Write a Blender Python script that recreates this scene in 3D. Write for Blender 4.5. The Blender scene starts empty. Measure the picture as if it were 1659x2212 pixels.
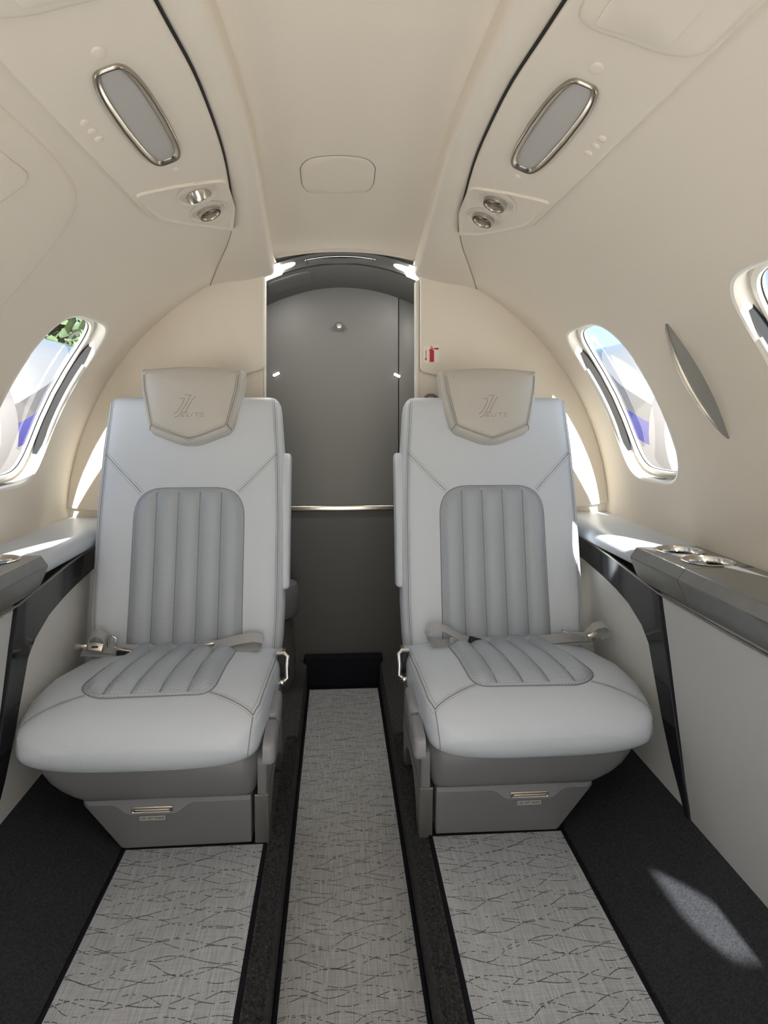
import bpy, bmesh, math, random
from mathutils import Vector, Matrix
from mathutils.geometry import delaunay_2d_cdt
random.seed(7)
scene = bpy.context.scene
COL = scene.collection
PI = math.pi
sin, cos, rad = math.sin, math.cos, math.radians
ORG = {}                     # world origin of every object, so parts can be built in cabin coordinates

# ------------------------------------------------------------------ helpers
class MB:
    """collects vertices and faces of ONE mesh"""
    def __init__(s): s.v = []; s.f = []
    def add(s, vs, fs):
        o = len(s.v); s.v += [tuple(p) for p in vs]
        s.f += [tuple(i + o for i in f) for f in fs]; return s
    def loft(s, secs, closed=True, caps=True):
        n = len(secs[0]); vs = [p for sec in secs for p in sec]; fs = []
        m = n if closed else n - 1
        for i in range(len(secs) - 1):
            for j in range(m):
                k = (j + 1) % n
                fs.append((i*n + j, i*n + k, (i+1)*n + k, (i+1)*n + j))
        if caps and closed:
            fs.append(tuple(range(n - 1, -1, -1)))
            fs.append(tuple((len(secs)-1)*n + j for j in range(n)))
        return s.add(vs, fs)
    def tube(s, path, r, seg=8, closed=False, flat=None):
        path = [Vector(p) for p in path]; n = len(path); secs = []
        up = None
        for i, p in enumerate(path):
            a = path[(i-1) % n] if (closed or i > 0) else p
            b = path[(i+1) % n] if (closed or i < n-1) else p
            t = (b - a).normalized()
            if up is None:
                up = Vector((0, 0, 1)) if abs(t.z) < .9 else Vector((0, 1, 0))
            u = t.cross(up)
            if u.length < 1e-6: u = t.cross(Vector((1, 0, 0)))
            u.normalize(); w = u.cross(t).normalized(); up = w
            rr = r[i] if isinstance(r, (list, tuple)) else r
            secs.append([p + (u*cos(2*PI*k/seg) + w*sin(2*PI*k/seg)*(flat or 1))*rr for k in range(seg)])
        if closed: secs.append(secs[0]); return s.loft(secs, True, False)
        return s.loft(secs, True, True)
    def box(s, x0, x1, y0, y1, z0, z1, b=0, seg=2, M=None):
        bm = bmesh.new(); bmesh.ops.create_cube(bm, size=1)
        for v in bm.verts:
            v.co = Vector(((x0+x1)/2 + v.co.x*(x1-x0), (y0+y1)/2 + v.co.y*(y1-y0), (z0+z1)/2 + v.co.z*(z1-z0)))
        if b: bmesh.ops.bevel(bm, geom=list(bm.edges), offset=b, segments=seg, profile=.5, affect='EDGES')
        if M: bmesh.ops.transform(bm, matrix=M, verts=bm.verts)
        bm.verts.index_update()
        s.add([v.co.copy() for v in bm.verts], [[v.index for v in f.verts] for f in bm.faces]); bm.free(); return s
    def lathe(s, prof, c, axis='z', seg=32):
        secs = []
        for k in range(seg):
            a = 2*PI*k/seg
            sec = []
            for r, h in prof:
                if axis == 'z': sec.append((c[0]+r*cos(a), c[1]+r*sin(a), c[2]+h))
                elif axis == 'y': sec.append((c[0]+r*cos(a), c[1]+h, c[2]+r*sin(a)))
                else: sec.append((c[0]+h, c[1]+r*cos(a), c[2]+r*sin(a)))
            secs.append(sec)
        secs.append(secs[0]); return s.loft(secs, False, False)

def resample(poly, d, closed=True):
    out = []; n = len(poly)
    for i in range(n if closed else n-1):
        a = Vector(poly[i]); b = Vector(poly[(i+1) % n]); L = (b-a).length
        m = max(1, int(math.ceil(L/d)))
        for k in range(m): out.append(tuple(a.lerp(b, k/m)))
    if not closed: out.append(tuple(poly[-1]))
    return out
def pround(pts, r, n=6):
    """round the corners of a closed polygon; r may be one radius or one per corner"""
    out = []; N = len(pts)
    for i in range(N):
        p = Vector(pts[i]); a = Vector(pts[i-1]); b = Vector(pts[(i+1) % N])
        rr = r[i] if isinstance(r, (list, tuple)) else r
        if rr <= 0: out.append(tuple(p)); continue
        la, lb = (a-p).length, (b-p).length
        q = min(rr, la*.49, lb*.49)
        s0 = p + (a-p).normalized()*q; s1 = p + (b-p).normalized()*q
        for k in range(n+1):
            t = k/n; out.append(tuple(s0*(1-t)**2 + p*(2*t*(1-t)) + s1*t*t))
    return out
def area2(p): return sum(p[i-1][0]*p[i][1] - p[i][0]*p[i-1][1] for i in range(len(p)))
def ccw(p): return list(p) if area2(p) > 0 else list(reversed(p))
def rrect(x0, x1, y0, y1, r, n=6): return pround([(x0, y0), (x1, y0), (x1, y1), (x0, y1)], r, n)
def sellipse(cx, cy, a, b, n=4., m=64):
    out = []
    for k in range(m):
        t = 2*PI*k/m; c, s_ = cos(t), sin(t)
        out.append((cx + a*math.copysign(abs(c)**(2/n), c), cy + b*math.copysign(abs(s_)**(2/n), s_)))
    return out
def inset(p, d):
    p = ccw(p); n = len(p); out = []
    for i in range(n):
        a, q, b = Vector(p[i-1]), Vector(p[i]), Vector(p[(i+1) % n])
        e1 = (q-a); e2 = (b-q)
        n1 = Vector((-e1.y, e1.x)); n2 = Vector((-e2.y, e2.x))
        if n1.length > 1e-9: n1.normalize()
        if n2.length > 1e-9: n2.normalize()
        m = n1+n2
        if m.length < 1e-6: m = n1
        m.normalize(); k = max(.45, m.dot(n1 if n1.length > 0 else n2))
        out.append(tuple(q + m*d/k))
    return out
def inpoly(x, y, p):
    c = False; n = len(p); j = n-1
    for i in range(n):
        if (p[i][1] > y) != (p[j][1] > y) and x < (p[j][0]-p[i][0])*(y-p[i][1])/(p[j][1]-p[i][1]) + p[i][0]: c = not c
        j = i
    return c
def fill2d(outer, holes=(), du=.02, dv=None, phase=(0, 0)):
    dv = dv or du; loops = [list(outer)] + [list(h) for h in holes]
    V = []; E = []
    for lp in loops:
        o = len(V); V += [Vector(q) for q in lp]; E += [(o+i, o+(i+1) % len(lp)) for i in range(len(lp))]
    xs = [q[0] for q in outer]; ys = [q[1] for q in outer]; nb = len(V)
    bnd = [tuple(v) for v in V]
    x = min(xs) + du*.5 + phase[0]
    while x < max(xs):
        y = min(ys) + dv*.5
        while y < max(ys):
            if inpoly(x, y, outer) and not any(inpoly(x, y, h) for h in holes):
                md = (min(du, dv)*.4)**2
                if all((bx-x)**2 + (by-y)**2 > md for bx, by in bnd): V.append(Vector((x, y)))
            y += dv
        x += du
    rv, re, rf, *_ = delaunay_2d_cdt(V, E, [], 0, 1e-7)
    F = []
    for f in rf:
        cx = sum(rv[i][0] for i in f)/len(f); cy = sum(rv[i][1] for i in f)/len(f)
        if inpoly(cx, cy, outer) and not any(inpoly(cx, cy, h) for h in holes): F.append(tuple(f))
    return [(v[0], v[1]) for v in rv], F
def puff(mb, outline, rings, mp, du=.02, hf=None, dv=None, holes=()):
    """raised panel: rings = [(inset, height)...] from the foot up; hf(u,v) adds height inside the last ring"""
    outline = ccw(outline); secs = []
    for ins, h in rings:
        secs.append((inset(outline, ins) if ins else outline, h))
    S3 = [[mp(u, v, h) for u, v in sec] for sec, h in secs]
    mb.loft(S3, True, False)
    top, h = secs[-1]
    V, F = fill2d(top, holes, du, dv)
    mb.add([mp(u, v, h + (hf(u, v) if hf else 0)) for u, v in V], F)
    return mb

def weld(me, ang=38):
    bm = bmesh.new(); bm.from_mesh(me)
    bmesh.ops.remove_doubles(bm, verts=bm.verts, dist=2e-5)
    bmesh.ops.dissolve_degenerate(bm, dist=1e-6, edges=bm.edges)
    bmesh.ops.recalc_face_normals(bm, faces=bm.faces)
    for f in bm.faces: f.smooth = True
    A = rad(ang)
    for e in bm.edges:
        if len(e.link_faces) == 2: e.smooth = e.calc_face_angle(0) < A
    bm.to_mesh(me); bm.free()

def obj(name, mb, mat, parent=None, ang=38, loc=None):
    base = Vector(ORG[parent.name]) if parent else Vector(loc or (0, 0, 0))
    org = base if parent else base
    me = bpy.data.meshes.new(name)
    me.from_pydata([tuple(Vector(p)-org) for p in mb.v], [], [list(f) for f in mb.f]); me.validate()
    weld(me, ang)
    mats = mat if isinstance(mat, (list, tuple)) else [mat]
    for m in mats: me.materials.append(m)
    o = bpy.data.objects.new(name, me); COL.objects.link(o)
    if parent: o.parent = parent
    else: o.location = base
    ORG[o.name] = tuple(org)
    return o
def tag(o, label=None, cat=None, group=None, kind=None):
    if label: o['label'] = label
    if cat: o['category'] = cat
    if group: o['group'] = group
    if kind: o['kind'] = kind
    return o
def thing(name, label, cat, loc, group=None):
    o = bpy.data.objects.new(name, None); COL.objects.link(o); o.location = loc; o.empty_display_size = .05
    ORG[o.name] = tuple(loc); return tag(o, label, cat, group)
def struct(name, mb, mat, parent=None, ang=38):
    o = obj(name, mb, mat, parent, ang)
    if not parent: o['kind'] = 'structure'
    return o
def text_mb(txt, size, mp, shear=0, ext=0, width=None):
    cu = bpy.data.curves.new('lettering', 'FONT'); cu.body = txt; cu.size = size; cu.shear = shear
    cu.align_x = 'CENTER'; cu.align_y = 'CENTER'; cu.resolution_u = 3; cu.offset = size*.018
    o = bpy.data.objects.new('lettering', cu); COL.objects.link(o)
    dg = bpy.context.evaluated_depsgraph_get(); dg.update()
    me = bpy.data.meshes.new_from_object(o.evaluated_get(dg))
    vs = [v.co.copy() for v in me.vertices]; fs = [list(p.vertices) for p in me.polygons]
    bpy.data.objects.remove(o); bpy.data.curves.remove(cu); bpy.data.meshes.remove(me)
    k = 1
    if width: k = width/(max(v.x for v in vs)-min(v.x for v in vs))
    mb = MB(); mb.add([mp(v.x*k, v.y, ext) for v in vs], fs); return mb

# ------------------------------------------------------------------ materials
def mat(name, col, rough=.5, metal=0., bump=None, spec=.5, coat=0., trans=None, emit=None, var=None):
    m = bpy.data.materials.new(name); m.use_nodes = True; nt = m.node_tree; N = nt.nodes; L = nt.links
    b = N['Principled BSDF']
    b.inputs['Base Color'].default_value = (*col, 1); b.inputs['Roughness'].default_value = rough
    b.inputs['Metallic'].default_value = metal; b.inputs['Specular IOR Level'].default_value = spec
    b.inputs['Coat Weight'].default_value = coat; b.inputs['Coat Roughness'].default_value = .05
    if emit:
        b.inputs['Emission Color'].default_value = (*emit[0], 1); b.inputs['Emission Strength'].default_value = emit[1]
    tc = N.new('ShaderNodeTexCoord')
    if bump:
        sc, st, kind = bump
        if kind == 'noise':
            t = N.new('ShaderNodeTexNoise'); t.inputs['Scale'].default_value = sc; t.inputs['Detail'].default_value = 3; out = t.outputs['Fac']
        else:
            t = N.new('ShaderNodeTexVoronoi'); t.inputs['Scale'].default_value = sc; out = t.outputs['Distance']
        L.new(tc.outputs['Object'], t.inputs['Vector'])
        bp = N.new('ShaderNodeBump'); bp.inputs['Strength'].default_value = st; bp.inputs['Distance'].default_value = .002
        L.new(out, bp.inputs['Height']); L.new(bp.outputs['Normal'], b.inputs['Normal'])
    if var:
        sc, amt = var
        t = N.new('ShaderNodeTexNoise'); t.inputs['Scale'].default_value = sc; t.inputs['Detail'].default_value = 4
        L.new(tc.outputs['Object'], t.inputs['Vector'])
        r = N.new('ShaderNodeMapRange'); r.inputs['From Min'].default_value = .3; r.inputs['From Max'].default_value = .7
        r.inputs['To Min'].default_value = 1-amt; r.inputs['To Max'].default_value = 1+amt
        mx = N.new('ShaderNodeVectorMath'); mx.operation = 'SCALE'; mx.inputs[0].default_value = col
        L.new(t.outputs['Fac'], r.inputs['Value']); L.new(r.outputs['Result'], mx.inputs['Scale']); L.new(mx.outputs['Vector'], b.inputs['Base Color'])
    return m
def mth(nt, op, a, b=None, c=None, clamp=False):
    n = nt.nodes.new('ShaderNodeMath'); n.operation = op; n.use_clamp = clamp
    for i, x in enumerate((a, b, c)):
        if x is None: continue
        if isinstance(x, (int, float)): n.inputs[i].default_value = x
        else: nt.links.new(x, n.inputs[i])
    return n.outputs[0]

M = {}
M['lining'] = mat('warm white cabin lining', (.77, .705, .61), .55, bump=(420, .05, 'noise'))
M['ceiling'] = mat('cream headliner', (.79, .715, .61), .7, bump=(500, .05, 'noise'))
M['partition'] = mat('cream partition laminate', (.79, .735, .65), .5, bump=(400, .04, 'noise'))
M['leather'] = mat('light grey leather', (.64, .69, .76), .42, bump=(260, .10, 'voronoi'), spec=.45)
M['headleather'] = mat('greige headrest leather', (.56, .54, .505), .42, bump=(260, .10, 'voronoi'), spec=.45)
M['seam'] = mat('seam shadow thread', (.25, .25, .25), .7)
M['mark'] = mat('debossed leather', (.36, .34, .31), .5)
M['stitch'] = mat('stitching thread', (.36, .355, .34), .7)
M['plastic'] = mat('mid grey moulded plastic', (.165, .170, .182), .42, bump=(300, .04, 'noise'))
M['lever'] = mat('lavender grey lever plastic', (.27, .275, .30), .38)
M['satin'] = mat('satin nickel', (.62, .58, .52), .24, 1.)
M['bronze'] = mat('satin bronze nickel', (.42, .38, .32), .25, 1.)
M['frame'] = mat('grey painted metal', (.19, .19, .185), .35, .5)
M['chrome'] = mat('chrome', (.80, .78, .74), .08, 1.)
M['console'] = mat('graphite metallic veneer', (.18, .18, .18), .3, .35, coat=.5, var=(35, .06))
M['gloss'] = mat('dark gloss trim', (.022, .023, .027), .09, spec=.4, coat=.15)
M['sidepanel'] = mat('pale grey side panel', (.50, .51, .52), .5, bump=(260, .08, 'voronoi'))
M['aftpanel'] = mat('paler aft side panel', (.74, .73, .71), .5, bump=(260, .08, 'voronoi'))  # same finish as the front side panel, only paler
M['white'] = mat('white plastic', (.78, .76, .71), .32)
M['sidecarpet'] = mat('charcoal woven side carpet', (.036, .038, .044), .9, bump=(500, .5, 'noise'), var=(220, .35), spec=.2)
M['pile'] = mat('charcoal pile carpet', (.070, .070, .071), 1., bump=(260, .9, 'noise'), var=(160, .55), spec=.1)
M['binding'] = mat('navy mat binding', (.008, .009, .014), .8, bump=(900, .4, 'noise'), spec=.2)
M['black'] = mat('black rubber', (.008, .008, .009), .6)
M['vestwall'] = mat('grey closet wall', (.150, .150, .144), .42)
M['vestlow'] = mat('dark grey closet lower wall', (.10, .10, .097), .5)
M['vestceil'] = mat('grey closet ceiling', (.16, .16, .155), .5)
M['sticker'] = mat('cream sticker', (.86, .82, .75), .5)
M['red'] = mat('red print', (.50, .012, .03), .5)
M['webbing'] = mat('grey belt webbing', (.50, .50, .51), .75, bump=(1400, .5, 'noise'))
M['placard'] = mat('pale placard', (.50, .50, .49), .4)
M['ink'] = mat('black ink', (.01, .01, .01), .6)
M['lens'] = mat('frosted grey lens', (.48, .46, .44), .35)
M['sconcelens'] = mat('smoky sconce lens', (.20, .205, .20), .35)
M['lamp'] = mat('lit lamp lens', (.9, .9, .88), .4, emit=((1., .97, .92), 32.))
M['slotglow'] = mat('glowing slot', (.9, .9, .88), .4, emit=((1., .99, .96), 6.))
M['lampdim'] = mat('lamp housing', (.85, .84, .82), .4, emit=((1., .96, .92), 1.2))
M['orange'] = mat('orange tab', (.7, .25, .01), .5)
M['concrete'] = mat('whitened concrete apron', (.74, .71, .66), .9, var=(.6, .08))  # ground made whiter than concrete to bounce more daylight into the cabin
M['bark'] = mat('bark', (.10, .07, .05), .9)
M['leaf'] = mat('leaves', (.07, .11, .05), .8, var=(3, .4))
M['jetwhite'] = mat('white aircraft paint', (.80, .79, .78), .15, coat=.6)

def perforated():
    m = mat('perforated grey leather', (.44, .485, .54), .45, spec=.4)
    nt = m.node_tree; N = nt.nodes; L = nt.links; b = N['Principled BSDF']
    uv = N.new('ShaderNodeUVMap'); sp = N.new('ShaderNodeSeparateXYZ'); L.new(uv.outputs['UV'], sp.inputs['Vector'])
    def dots(off):
        fx = mth(nt, 'SUBTRACT', mth(nt, 'FRACT', mth(nt, 'ADD', mth(nt, 'MULTIPLY', sp.outputs['X'], 125.), off)), .5)
        fy = mth(nt, 'SUBTRACT', mth(nt, 'FRACT', mth(nt, 'ADD', mth(nt, 'MULTIPLY', sp.outputs['Y'], 90.), off)), .5)
        fx = mth(nt, 'DIVIDE', fx, 125.); fy = mth(nt, 'DIVIDE', fy, 90.)
        d = mth(nt, 'ADD', mth(nt, 'MULTIPLY', fx, fx), mth(nt, 'MULTIPLY', fy, fy))
        return mth(nt, 'LESS_THAN', d, .0009**2)
    dd = mth(nt, 'MAXIMUM', dots(0.), dots(.5))
    mx = N.new('ShaderNodeMix'); mx.data_type = 'RGBA'; L.new(dd, mx.inputs['Factor'])
    mx.inputs['A'].default_value = (.44, .485, .54, 1); mx.inputs['B'].default_value = (.25, .26, .28, 1)
    L.new(mx.outputs['Result'], b.inputs['Base Color'])
    return m
M['perf'] = perforated()

def matweave(name, base, dark):
    """woven vinyl: fine crosswise slubs and dashed wavy dark lines running across the mat"""
    m = mat(name, base, .75, spec=.3); nt = m.node_tree; N = nt.nodes; L = nt.links; b = N['Principled BSDF']
    tc = N.new('ShaderNodeTexCoord'); sp = N.new('ShaderNodeSeparateXYZ'); L.new(tc.outputs['Object'], sp.inputs['Vector'])
    X, Y = sp.outputs['X'], sp.outputs['Y']
    def noise(scale, sx=1, sy=1, det=2):
        mp = N.new('ShaderNodeMapping'); mp.inputs['Scale'].default_value = (sx, sy, 1); L.new(tc.outputs['Object'], mp.inputs['Vector'])
        n = N.new('ShaderNodeTexNoise'); n.inputs['Scale'].default_value = scale; n.inputs['Detail'].default_value = det
        L.new(mp.outputs['Vector'], n.inputs['Vector']); return n.outputs['Fac']
    lines = None
    for i, (fr, am, ph, wl) in enumerate(((24., .30, .2, 15.), (20., -.28, 2.1, 13.), (16., .26, 4.0, 18.))):
        wob = mth(nt, 'MULTIPLY', mth(nt, 'SINE', mth(nt, 'ADD', mth(nt, 'MULTIPLY', X, wl*2.2), mth(nt, 'MULTIPLY', Y, 3.7+i))), am)
        wob2 = mth(nt, 'MULTIPLY', mth(nt, 'SUBTRACT', noise(3.3+i, 1.2, 1), .5), .9)
        q = mth(nt, 'FRACT', mth(nt, 'ADD', mth(nt, 'ADD', mth(nt, 'MULTIPLY', Y, fr), wob), mth(nt, 'ADD', wob2, ph)))
        q = mth(nt, 'ABSOLUTE', mth(nt, 'SUBTRACT', q, .5))
        ln = mth(nt, 'LESS_THAN', q, .00085*fr)
        dash = mth(nt, 'GREATER_THAN', noise(60, 2.0, .7, 1), .45)
        ln = mth(nt, 'MULTIPLY', ln, dash)
        lines = ln if lines is None else mth(nt, 'MAXIMUM', lines, ln)
    slub = noise(30, 14, .55, 2); slub2 = noise(30, .6, 16, 2)
    weave = mth(nt, 'MULTIPLY', mth(nt, 'SINE', mth(nt, 'MULTIPLY', X, 2*PI*420.)), mth(nt, 'SINE', mth(nt, 'MULTIPLY', Y, 2*PI*300.)))
    f = mth(nt, 'ADD', mth(nt, 'ADD', mth(nt, 'MULTIPLY', slub, .55), mth(nt, 'MULTIPLY', slub2, .35)), mth(nt, 'MULTIPLY', weave, .12))
    cr = N.new('ShaderNodeMapRange'); cr.inputs['From Min'].default_value = .25; cr.inputs['From Max'].default_value = .68
    cr.inputs['To Min'].default_value = .60; cr.inputs['To Max'].default_value = 1.28; L.new(f, cr.inputs['Value'])
    sc = N.new('ShaderNodeVectorMath'); sc.operation = 'SCALE'; sc.inputs[0].default_value = base; L.new(cr.outputs['Result'], sc.inputs['Scale'])
    mx = N.new('ShaderNodeMix'); mx.data_type = 'RGBA'; L.new(mth(nt, 'MULTIPLY', lines, .88), mx.inputs['Factor'])
    L.new(sc.outputs['Vector'], mx.inputs['A']); mx.inputs['B'].default_value = (*dark, 1)
    L.new(mx.outputs['Result'], b.inputs['Base Color'])
    bp = N.new('ShaderNodeBump'); bp.inputs['Strength'].default_value = .25; bp.inputs['Distance'].default_value = .001
    L.new(f, bp.inputs['Height']); L.new(bp.outputs['Normal'], b.inputs['Normal'])
    return m
M['mat'] = matweave('woven grey mat', (.54, .56, .59), (.035, .035, .038))
M['runner'] = matweave('woven taupe runner', (.50, .51, .52), (.035, .033, .032))

def panemat():
    m = bpy.data.materials.new('acrylic window pane'); m.use_nodes = True; nt = m.node_tree; N = nt.nodes; L = nt.links
    N.remove(N['Principled BSDF']); out = N['Material Output']
    t = N.new('ShaderNodeBsdfTransparent'); t.inputs['Color'].default_value = (.82, .85, .86, 1)
    g = N.new('ShaderNodeBsdfGlossy'); g.inputs['Roughness'].default_value = .02
    lw = N.new('ShaderNodeLayerWeight'); lw.inputs['Blend'].default_value = .5
    fac = mth(nt, 'ADD', mth(nt, 'MULTIPLY', mth(nt, 'POWER', lw.outputs['Facing'], 5.), .55), .03)
    mx = N.new('ShaderNodeMixShader'); L.new(fac, mx.inputs['Fac']); L.new(t.outputs[0], mx.inputs[1]); L.new(g.outputs[0], mx.inputs[2])
    L.new(mx.outputs[0], out.inputs['Surface']); return m
M['pane'] = panemat()
def livery():
    m = mat('striped nacelle paint', (.8, .79, .78), .15, coat=.6); nt = m.node_tree; N = nt.nodes; L = nt.links; b = N['Principled BSDF']
    tc = N.new('ShaderNodeTexCoord'); sp = N.new('ShaderNodeSeparateXYZ'); L.new(tc.outputs['Object'], sp.inputs['Vector'])
    q = mth(nt, 'SUBTRACT', sp.outputs['Z'], mth(nt, 'MULTIPLY', mth(nt, 'ADD', sp.outputs['Y'], 1.6), .33))
    q = mth(nt, 'ADD', q, mth(nt, 'MULTIPLY', mth(nt, 'LESS_THAN', sp.outputs['Y'], -1.615), -5.))
    cr = N.new('ShaderNodeValToRGB'); cr.color_ramp.interpolation = 'CONSTANT'; L.new(mth(nt, 'ADD', q, .5), cr.inputs['Fac'])
    e = cr.color_ramp.elements; e[0].position = 0; e[0].color = (.21, .195, .19, 1); e[1].position = .45; e[1].color = (.035, .032, .19, 1)
    for p_, c_ in ((.54, (.12, .11, .105, 1)), (.61, (.29, .285, .28, 1))):
        k = e.new(p_); k.color = c_
    L.new(cr.outputs['Color'], b.inputs['Base Color']); return m
M['livery'] = livery()
# ------------------------------------------------------------------ cabin shell (x across, y towards the tail, z up)
R0, ZC = .90, .64            # lining radius and centre height
Y0, Y1 = -1.25, 2.25         # front wall and aft partition
def cyl(s):                  # (y, arc length from the horizontal, height inwards) -> point on the lining of side s
    def f(u, v, h=0.):
        t = v/R0; r = R0-h
        return (s*r*cos(t), u, ZC + r*sin(t))
    return f
def A(deg): return rad(deg)*R0
SIDES = ((-1, 'left'), (1, 'right'))
WIN = {1: [1.88, 1.02, -.55], -1: [1.815, .955, .095, -.765]}  # right side: unseen forward window placed to put sun on the carpet
WT0, WT1 = A(10.3), A(42.8)
def win_out(yc, g=0.):
    t1 = WT1 + (A(HIGH) if yc < -.3 else 0)          # unseen forward windows made taller to shape their sun patches
    return sellipse(yc, (WT0+t1)/2, .187+g, (t1-WT0)/2+g, 4.2, 72)
HIGH = .6

for s, nm in SIDES:
    holes = [win_out(y) for y in WIN[s]]
    th1 = A(75.2)
    outer = [(Y0, A(.3)), (Y1+.04, A(.3)), (Y1+.04, th1), (Y0, th1)]
    outer = resample(outer, .05)
    V, F = fill2d(outer, holes, .045, .03)
    mb = MB().add([cyl(s)(u, v, 0) for u, v in V], F)
    lin = struct('wall_%s' % nm, mb, M['lining'], ang=60)
    # windows: rounded reveal, inner frame, shade tracks, pane
    for i, yc in enumerate(WIN[s]):
        k = (1 if s > 0 else 5) + i
        wi = bpy.data.objects.new('window_%d' % k, None); COL.objects.link(wi)
        p0 = cyl(s)(yc, WT0, 0); wi.location = p0; ORG[wi.name] = p0; wi['kind'] = 'structure'
        mb = MB()
        secs = []
        for g, h in ((0, 0), (-.004, .0015), (-.009, -.001), (-.012, -.008), (-.012, -.024), (-.009, -.038)):
            secs.append([cyl(s)(u, v, h) for u, v in win_out(yc, g)])
        mb.loft(secs, True, False)
        obj('reveal', mb, M['white'], wi)
        mb = MB()            # raised lip of the inner frame and the flat between it and the reveal
        secs = []
        for g, h in ((-.009, -.0375), (-.014, -.038), (-.017, -.032), (-.022, -.030), (-.027, -.032), (-.029, -.038), (-.029, -.050)):
            secs.append([cyl(s)(u, v, h) for u, v in win_out(yc, g)])
        mb.loft(secs, True, False)
        obj('inner_frame', mb, M['white'], wi)
        o = win_out(yc, -.0285); V, F = fill2d(o, (), .04)
        obj('pane', MB().add([cyl(s)(u, v, -.044) for u, v in V], F), M["pane"], wi)
        mb = MB()
        mb.tube([cyl(s)(u, v, -.0405) for u, v in win_out(yc, -.0285)], .0022, 6, True)
        obj('seal', mb, M['black'], wi)
        for e in (-1, 1):    # dark shade tracks in the two upright sides of the reveal
            mb = MB(); lo = []; hi = []
            for q in range(25):
                t = q/24; v = WT0 + .045 + (WT1-WT0-.075)*t
                wdt = .026*min(1, 5*t+.05, (1-t)*4+.05)
                y = yc + e*(.187-.0142)*(1 - .06*abs(2*t-1)**4)
                lo.append(cyl(s)(y, v, -.022+wdt*.55)); hi.append(cyl(s)(y, v, -.022-wdt*.45))
            lo2 = [(p[0], p[1]-e*.004, p[2]) for p in lo]; hi2 = [(p[0], p[1]-e*.004, p[2]) for p in hi]
            mb.loft([lo, lo2, hi2, hi], False, False)
            obj('shade_track', mb, M['gloss'], wi)
            mb = MB()
            path = [cyl(s)(yc + e*(.187-.0155), WT0+.06+(WT1-WT0)*.60*q/14, -.006) for q in range(15)]
            mb.tube(path, .0045, 8)
            obj('shade_guide', mb, M['white'], wi)
        if i == 0:           # rows of small print at the foot of the reveal
            mb = MB(); rnd = random.Random(3)
            for row in range(4):
                y = yc-.045 + (.012 if row == 3 else 0)
                while y < yc+.055-(.02 if row == 3 else 0):
                    L_ = rnd.uniform(.003, .008); vv = WT0+.0125
                    hh = -.009-row*.0050
                    a, b_ = cyl(s)(y, vv, hh), cyl(s)(y+L_, vv, hh-.003)
                    mb.add([cyl(s)(y, vv, hh), cyl(s)(y+L_, vv, hh), cyl(s)(y+L_, vv, hh-.0032), cyl(s)(y, vv, hh-.0032)], [(0, 1, 2, 3)])
                    y += L_+.0022
            obj('small_print', mb, M['ink'], wi)

# ---- outer skin of the fuselage with the window cut-outs
RH = .950
def hull(u, v): t = v/R0; return (RH*cos(t), u, ZC + RH*sin(t))
mb = MB(); hs_ = []
for s in (-1, 1):
    for y in WIN[s]:
        hs_.append([(u, v if s > 0 else PI*R0 - v) for u, v in win_out(y, -.025)])
V, F = fill2d(resample([(Y0-.04, A(-95)), (3.0, A(-95)), (3.0, A(265)), (Y0-.04, A(265))], .06), hs_, .09, .06)
mb.add([hull(u, v) for u, v in V], F)
for y in (3.0,): mb.add([hull(y, A(k*6)) for k in range(60)], [tuple(range(60))])
struct('wall_outer_skin', mb, M['jetwhite'], ang=60)
# ---- ceiling and valances
mb = MB(); secs = []
for j in range(15):
    x = -.235 + .47*j/14
    secs.append([(x, y, 1.556 - .55*x*x) for y in (Y0, 0, 1, 1.6, 2.0, Y1+.03)])
mb.loft(secs, False, False)
struct('ceiling', mb, M['ceiling'], ang=60)
def lerp_tab(tab, y):
    if y <= tab[0][0]: return tab[0][1]
    for (a, p), (b, q) in zip(tab, tab[1:]):
        if y <= b:
            return p + (q-p)*(y-a)/(b-a)
    return tab[-1][1]
def smooth_tab(tab, n=8):
    out = []
    for i in range(len(tab)-1):
        p0 = tab[max(0, i-1)]; p1 = tab[i]; p2 = tab[i+1]; p3 = tab[min(len(tab)-1, i+2)]
        m1 = (p2[1]-p0[1])/(p2[0]-p0[0]) if p2 != p0 else 0; m2 = (p3[1]-p1[1])/(p3[0]-p1[0]); d = p2[0]-p1[0]
        for k in range(n):
            t = k/n; t2, t3 = t*t, t**3
            out.append((p1[0]+d*t, (2*t3-3*t2+1)*p1[1] + (t3-2*t2+t)*m1*d + (-2*t3+3*t2)*p2[1] + (t3-t2)*m2*d))
    return out + [tab[-1]]
XO = [(-1.25, .252), (.7, .250), (.85, .244), (1.0, .236), (1.15, .237), (1.3, .243), (1.46, .257), (1.65, .279), (1.77, .297), (1.9, .33), (2.05, .38), (2.25, .445)]
XI = [(-1.25, .198), (.8, .198), (1.1, .193), (1.35, .199), (1.64, .216), (1.9, .232), (2.25, .248)]
XO = smooth_tab(XO); XI = smooth_tab(XI)
def cz(x): return ZC + math.sqrt(R0*R0 - x*x)
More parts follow.
